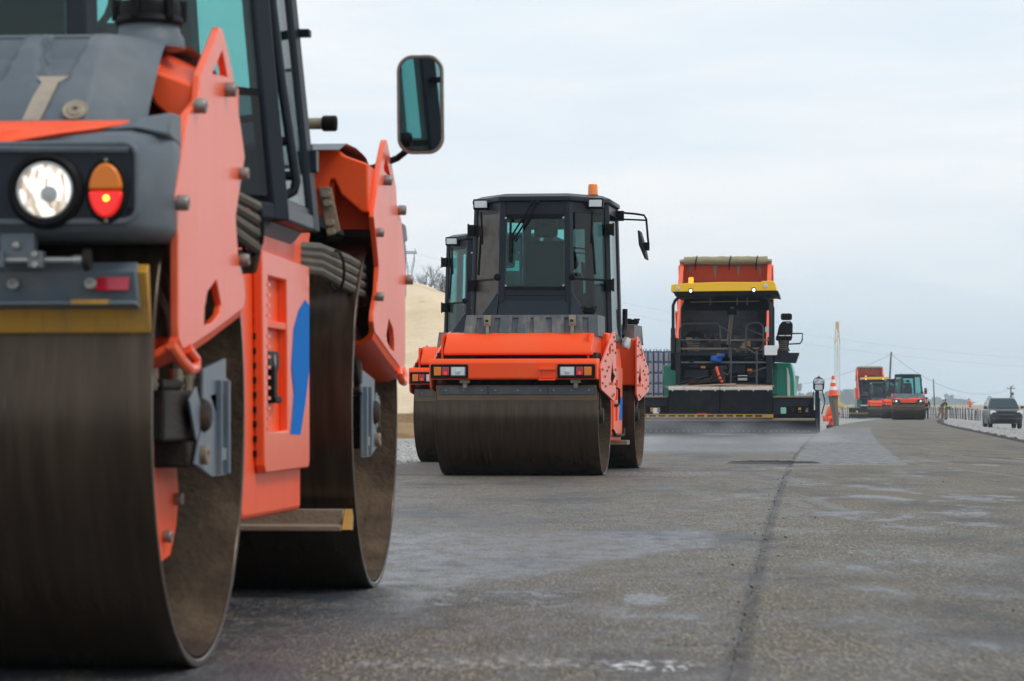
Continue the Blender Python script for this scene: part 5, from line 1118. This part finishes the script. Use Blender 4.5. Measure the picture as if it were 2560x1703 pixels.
# ------------------------------------------------------------------ picket fences below the field
def fence(label, u0, u1, n, Y):
    X0, X1 = (u0-1280)/7700*Y, (u1-1280)/7700*Y
    root = thing('picket_fence', label, 'fence', (X0, Y, 0)); me = None
    for k in range(n):
        x = (X1-X0)*k/(n-1)+random.gauss(0, .03); h_ = 1.05+random.uniform(-.1, .18); z0 = gz(X0+x, Y)
        if me is None:
            o = MB().box(-.03, .03, -.025, .025, 0, 1).done('picket', 'post_dark', root, raw=True); me = o.data
        else:
            o = bpy.data.objects.new('picket', me); C.objects.link(o); o.parent = root
        o.location = (x, random.gauss(0, .05), z0-.05); o.scale = (random.uniform(.7, 1.3), 1, h_); o.rotation_euler = (0, random.gauss(0, .035), 0)
    z0 = gz(X0, Y)
    for z in (.35, .85): MB().box(0, X1-X0, -.02, .0, z0+z, z0+z+.04).done('rail', 'post_wood', root, raw=True)
    return root
paint('post_dark', (.07, .065, .06), .85)
fence('row of thin dark pickets left of the parked car', 2322, 2450, 44, 288)
fence('short row of thin pickets left of the far paver', 2100, 2166, 20, 288)

# ------------------------------------------------------------------ poles, wires, pylon, crane
def pole(label, u, vt, Y, lean=0, arm=False):
    X = (u-1280)/7700*Y; zt = .73-(vt-1012)/7700*Y
    root = thing('utility_pole', label, 'pole', (X, Y, .38)); L_ = zt-.38
    MB().tube([(-lean*L_, 0, -.3), (0, 0, L_)], .17, 10, r2=.11).done('shaft', 'pole_wood', root, raw=True)
    if arm:
        MB().box(-.7, .7, -.06, .06, L_-.5, L_-.38).done('crossarm', 'pole_wood', root, raw=True)
        for x in (-.6, 0, .6): MB().lathe([(.07, 0), (.05, .1), (.07, .14), (.03, .25)], (x, 0, L_-.38), (0, 0, 1), 8).done('insulator', 'steel', root, raw=True)
        MB().box(.1, .45, -.2, .2, L_-1.6, L_-1.1).done('transformer', 'slate', root, raw=True)
        MB().tube([(.1, 0, L_-.4), (.5, 0, L_+.3)], .05, 6).done('bracket', 'pole_wood', root, raw=True)
    return Vector((X, Y, zt))
p1 = pole('tall dark leaning pole behind the distant orange truck', 2228, 880, 420, lean=.06)
p2 = pole('thin dark pole between the far roller and the workers', 2333, 947, 640, lean=-.05)
p3 = pole('thick pole with crossarm rising behind the parked car', 2527, 965, 520, arm=True)
def wire(label, a, b, sag, r=.026):
    a, b = Vector(a), Vector(b); pts = [a.lerp(b, i/24)+Vector((0, 0, -4*sag*(i/24)*(1-i/24))) for i in range(25)]
    tag(MB().tube(pts, r, 5).done('overhead_wire', 'pylon_steel', raw=True), label, 'wire')
wire('sagging wire running right from the tall leaning pole', p1-Vector((0, 0, .3)), p3-Vector((0, 0, .5)), 2.7)
wire('wire running down left from the tall leaning pole', p1-Vector((0, 0, .3)), Wp(1900, 962, 560), 1.6)
# lattice pylon
px_, py_ = (1025-1280)/7700*900, 900
py = thing('lattice_pylon', 'hazy lattice power pylon standing behind the sand bank', 'pylon', (px_, py_, .3))
def lat(name, levels):
    s = MB()
    for (z0, w0), (z1, w1) in zip(levels[:-1], levels[1:]):
        n = max(1, int(round((z1-z0)/max(1.4, (w0+w1)*.7))))
        for k in range(n):
            za, zb = z0+(z1-z0)*k/n, z0+(z1-z0)*(k+1)/n; wa, wb = w0+(w1-w0)*k/n, w0+(w1-w0)*(k+1)/n
            for sx in (-1, 1):
                for sy in (-1, 1):
                    s.cyl((sx*wa, sy*wa, za), (sx*wb, sy*wb, zb), 0.162, 4)
                s.cyl((-wa, sx*wa, za), (wb, sx*wb, zb), 0.108, 4); s.cyl((wa, sx*wa, za), (-wb, sx*wb, zb), 0.108, 4)
                s.cyl((sx*wa, -wa, za), (sx*wb, wb, zb), 0.108, 4)
    return s
lat('leg', [(0, 3.2), (20, 1.7), (38.5, .55)]).done('tower', 'pylon_steel', py, raw=True)
s = MB()
for k in (-1, 1):
    for y in (-.4, .4):
        s.cyl((k*.55, y, 38.5), (k*1.35, y, 42.5), 0.162, 4); s.cyl((k*1.35, y, 42.5), (k*1.2, y, 44.6), 0.162, 4); s.cyl((k*.2, y, 39), (k*1.25, y, 43.8), 0.108, 4); s.cyl((k*.5, y, 41), (k*1.0, y, 40.6), 0.090, 4); s.cyl((k*1.7, y, 44.6), (k*1.5, y, 46.0), 0.144, 4)
for y in (-.4, .4):
    s.cyl((-2.0, y, 44.6), (2.0, y, 44.6), 0.162, 4); s.cyl((-1.7, y, 45.2), (1.7, y, 45.2), 0.126, 4)
    for k in range(8): s.cyl((-2+.5*k, y, 44.6), (-1.75+.5*k, y, 45.2), 0.090, 4); s.cyl((-1.75+.5*k, y, 45.2), (-1.5+.5*k, y, 44.6), 0.090, 4)
s.done('crossarm', 'pylon_steel', py, raw=True)
for i, dz in enumerate((0, 2.2)):
    wire(('upper' if i == 0 else 'lower')+' faint power line crossing the sky from the pylon', (px_+2, 900, 44.8-dz*1.5), (190, 905, 12.2-dz), 6.5, .022)
# crane with yellow tip
cb_ = thing('crane', 'slender lattice crane boom with yellow tip beyond the traffic cone', 'crane', ((2093-1280)/7700*330, 330, .38))
s = MB(); H_ = 8.0
lv = [(1.3+.62*k, .26) for k in range(10)]
for (z0, w0), (z1, w1) in zip(lv[:-1], lv[1:]):
    for sx in (-1, 1):
        for sy in (-1, 1): s.cyl((sx*w0, sy*w0, z0), (sx*w1, sy*w1, z1), .03, 4)
        s.cyl((-w0, sx*w0, z0), (w1, sx*w1, z1), .02, 4); s.cyl((w0, sx*w0, z0), (-w1, sx*w1, z1), .02, 4); s.cyl((-w0, sx*w0, z0), (w0, sx*w0, z0), .02, 4)
s.done('boom', 'crane_white', cb_, raw=True)
s = MB(); zt = lv[-1][0]
for sx in (-1, 1):
    for sy in (-1, 1): s.cyl((sx*.26, sy*.26, zt), (sx*.13, sy*.13, zt+2.0), .035, 4)
    s.cyl((-.25, sx*.25, zt), (.2, sx*.2, zt+1), .025, 4); s.cyl((.2, sx*.2, zt+1), (-.13, sx*.13, zt+2), .025, 4)
s.box(-.17, .17, -.16, .16, zt+1.6, zt+2.35); s.done('boom_tip', 'crane_paint', cb_, raw=True)
MB().cyl((0, 0, zt-3), (0, 0, zt+1.6), .02, 4).done('hoist_rope', 'black', cb_, raw=True)
s = MB(); s.box(-.24, .24, -.24, .24, .4, 1.35); s.done('boom_foot', 'crane_paint', cb_, raw=True)
s = MB(); s.box(-.6, .6, -1.5, 1.5, .05, .5); s.done('undercarriage', 'crane_paint', cb_, raw=True, bevel=.03)

# ------------------------------------------------------------------ distant trees, bare shrubs
def crown_mesh(name, n, rx_, rz_, seed):
    rnd = random.Random(seed); vs = []; fs = []
    cl = [(rnd.gauss(0, .42)*rx_, rnd.gauss(0, .42)*rx_, rz_*(1.0+rnd.gauss(0, .42)), rnd.uniform(.25, .5)*rx_) for _ in range(14)]
    for k in range(n):
        c = rnd.choice(cl); d = Vector((rnd.gauss(0, 1), rnd.gauss(0, 1), rnd.gauss(0, 1))).normalized()*c[3]*rnd.random()**.4
        p = Vector(c[:3])+d; p.z = max(.25, p.z); o = len(vs); sz = rnd.uniform(.1, .26)
        u = Vector((rnd.gauss(0, 1), rnd.gauss(0, 1), rnd.gauss(0, 1))).normalized(); w_ = u.orthogonal().normalized()
        vs += [p-u*sz-w_*sz*.6, p+u*sz-w_*sz*.6, p+u*sz+w_*sz*.6, p-u*sz+w_*sz*.6]; fs.append((o, o+1, o+2, o+3))
    me = bpy.data.meshes.new(name); me.from_pydata([tuple(v) for v in vs], [], fs); me.materials.append(M['foliage']); return me
crs = [crown_mesh('crown', 900, 1.5, 2.0, k) for k in range(4)]
tks = MB().tube([(0, 0, -.2), (.05, .02, 1.2), (0, 0, 2.6)], .16, 8, r2=.05).mesh('trunk', raw=True); tks.materials.append(M['bark'])
words = ['dark', 'grey green', 'rounded', 'ragged', 'low', 'broad', 'narrow', 'small']
def tree(u, Y, h_, w_, lab):
    Y *= 3; h_ *= 2.9; w_ *= 3
    X = (u-1280)/7700*Y; r = thing('tree', lab, 'tree', (X, Y, .38), random.random()*6, 'hazy trees along the horizon')
    for nm, me in (('trunk', tks), ('crown', crs[random.randrange(4)])):
        o = bpy.data.objects.new(nm, me); C.objects.link(o); o.parent = r; o.scale = (w_, w_, h_/4)
HZ = 'hazy bluish tree in the row between paver and far truck'; HZ2 = 'low hazy bluish tree on the horizon right of the far roller'
tree(1990, 760, 6.4, .9, 'tallest hazy tree just right of the green paver')
for k in range(9): tree(2004+k*8+random.uniform(-3, 3), 760+random.uniform(-50, 80), random.uniform(3.0, 4.2), random.uniform(.9, 1.3), HZ)
for k in range(9): tree(2092+k*9.5+random.uniform(-3, 3), 800+random.uniform(-60, 90), random.uniform(3.8, 5.4), random.uniform(1.0, 1.4), HZ)
for k in range(11): tree(2300+k*12+random.uniform(-4, 4), 900+random.uniform(-60, 90), random.uniform(1.8, 3.0)*(1.2 if k < 7 else .8), random.uniform(1.1, 1.6), HZ2)
def shrub_mesh(seed, H_):
    rnd = random.Random(seed); s = MB()
    def br(p, d, L_, r, lvl):
        q = p+d*L_*.5+Vector((rnd.gauss(0, .05), rnd.gauss(0, .05), 0))*L_; e = q+(d+Vector((rnd.gauss(0, .18), rnd.gauss(0, .18), .1))).normalized()*L_*.5
        s.tube([p, q, e], r, 4, r2=r*.55)
        if lvl:
            for k in range(rnd.randint(3, 4)):
                t = rnd.uniform(.35, 1); st = p.lerp(q, t*2) if t < .5 else q.lerp(e, t*2-1)
                br(st, (d+Vector((rnd.gauss(0, .5), rnd.gauss(0, .5), rnd.uniform(.0, .4)))).normalized(), L_*rnd.uniform(.5, .72), r*.55, lvl-1)
    for k in range(7): br(Vector((rnd.gauss(0, .15), rnd.gauss(0, .15), 0)), Vector((rnd.gauss(0, .45), rnd.gauss(0, .45), 1)).normalized(), H_*rnd.uniform(.4, .62), .022, 3)
    me = s.mesh('branches', raw=True, smooth=False); me.materials.append(M['twig']); return me
shm = [shrub_mesh(k, 2.0) for k in range(2)]
for k, (u, Y, sc_, lab) in enumerate(((1056, 108, .4, 'leftmost small bare shrub on the sand bank'), (1078, 108, .68, 'tallest bare shrub on the crest of the sand bank'), (1098, 107, .58, 'bare shrub on the sand bank next to the tallest one'), (1114, 106, .5, 'bare shrub on the sand bank closest to the far cab'))):
    X = (u-1280)/7700*Y; r = thing('bare_shrub', lab, 'shrub', (X, Y, sandz(X, Y)-.05), k*1.3, 'bare shrubs on the sand bank')
    o = bpy.data.objects.new('branches', shm[k % 2]); C.objects.link(o); o.parent = r; o.scale = (sc_,)*3

# ------------------------------------------------------------------ stacks of wrapped blocks behind the paver
k = 0
for i, u in enumerate((1592, 1618, 1644, 1670, 1696)):
    Y = 112; X = (u-1280)/7700*Y; z0 = gz(X, Y)
    r = thing('block_stack', ('leftmost', 'second', 'third', 'fourth', 'rightmost')[i]+' column of film wrapped blocks left of the green paver', 'block stack', (X, Y, z0), 0, 'columns of wrapped blocks left of the paver')
    MB().box(-.18, .18, -.5, .5, 0, .10).done('pallet', 'wood_pallet', r, raw=True)
    MB().box(-.165, .165, -.46, .46, .1, 2.83).done('film_core', 'pallet_frame', r, raw=True)
    for row in range(7):
        for col in (-1, 1):
            x0 = -.155 if col < 0 else .015; zz = .13+row*.385
            MB().box(x0+.01, x0+.13, -.50, .50, zz+.02, zz+.33).done('block', 'pallet_wrap', r, raw=True, bevel=.02)
    for x in (-.155, -.06, .02, .10): MB().box(x, x+.03, -.1, .1, 2.82, 2.86+.06*random.random()).done('film_end', 'pallet_frame', r, raw=True)

# ------------------------------------------------------------------ air
def vol_box(name, lo, hi, dens, col, label, noisy=False):
    o = MB().box(lo[0], hi[0], lo[1], hi[1], lo[2], hi[2]).done(name, 'white', raw=True, smooth=False)
    m = bpy.data.materials.new(name); m.use_nodes = True; nt = m.node_tree; nt.nodes.remove(nt.nodes['Principled BSDF'])
    v = nt.nodes.new('ShaderNodeVolumePrincipled'); v.inputs['Color'].default_value = (*col, 1); m.cycles.homogeneous_volume = not noisy; v.inputs['Density'].default_value = dens; v.inputs['Anisotropy'].default_value = .2
    if noisy:
        co = coord(nt); x, y, z = sep(nt, co); n = noi(nt, coord(nt, 'Object', (.35, .12, 1.1)), 1.3, 4, .6)
        d = n.step(.42, .7)*(z-lo[2]).step(hi[2]-lo[2], 0)*(y-lo[1]).step(0, 3)*(y-hi[1]).step(0, -3)*(x-lo[0]).step(0, .8)*(x-hi[0]).step(0, -.8)*dens
        nt.links.new(d.o, v.inputs['Density'])
    nt.links.new(v.outputs[0], nt.nodes['Material Output'].inputs['Volume']); o.data.materials.clear(); o.data.materials.append(m)
    return tag(o, label, kind='stuff')
vol_box('haze', (-900, -60, -1.7), (1500, 2900, 50), .00028, (.68, .85, 1.0), 'thin pale air that fades far things')

# brown film and dark panes on the corner windows of the middle roller
paint('window_film', (.028, .02, .014), .35, dust=(.07, .05, .034), amt=.8, sc_=9)
for o in FILMED.children:
    if o.name.startswith('window') and not o.name.startswith(('window_seal', 'window_sill', 'window_catch')) or o.name.startswith('lower_window'):
        cen_ = sum((Vector(v.co) for v in o.data.vertices), Vector())/len(o.data.vertices)
        if cen_.y < -.5 and cen_.x < -.4:
            o.data = o.data.copy(); o.data.materials[0] = M['window_film']
vol_box('steam', (0.4, 52, .02), (6.9, 74.6, .6), .10, (.95, .97, 1.0), 'thin white steam over fresh asphalt behind the paver', True)
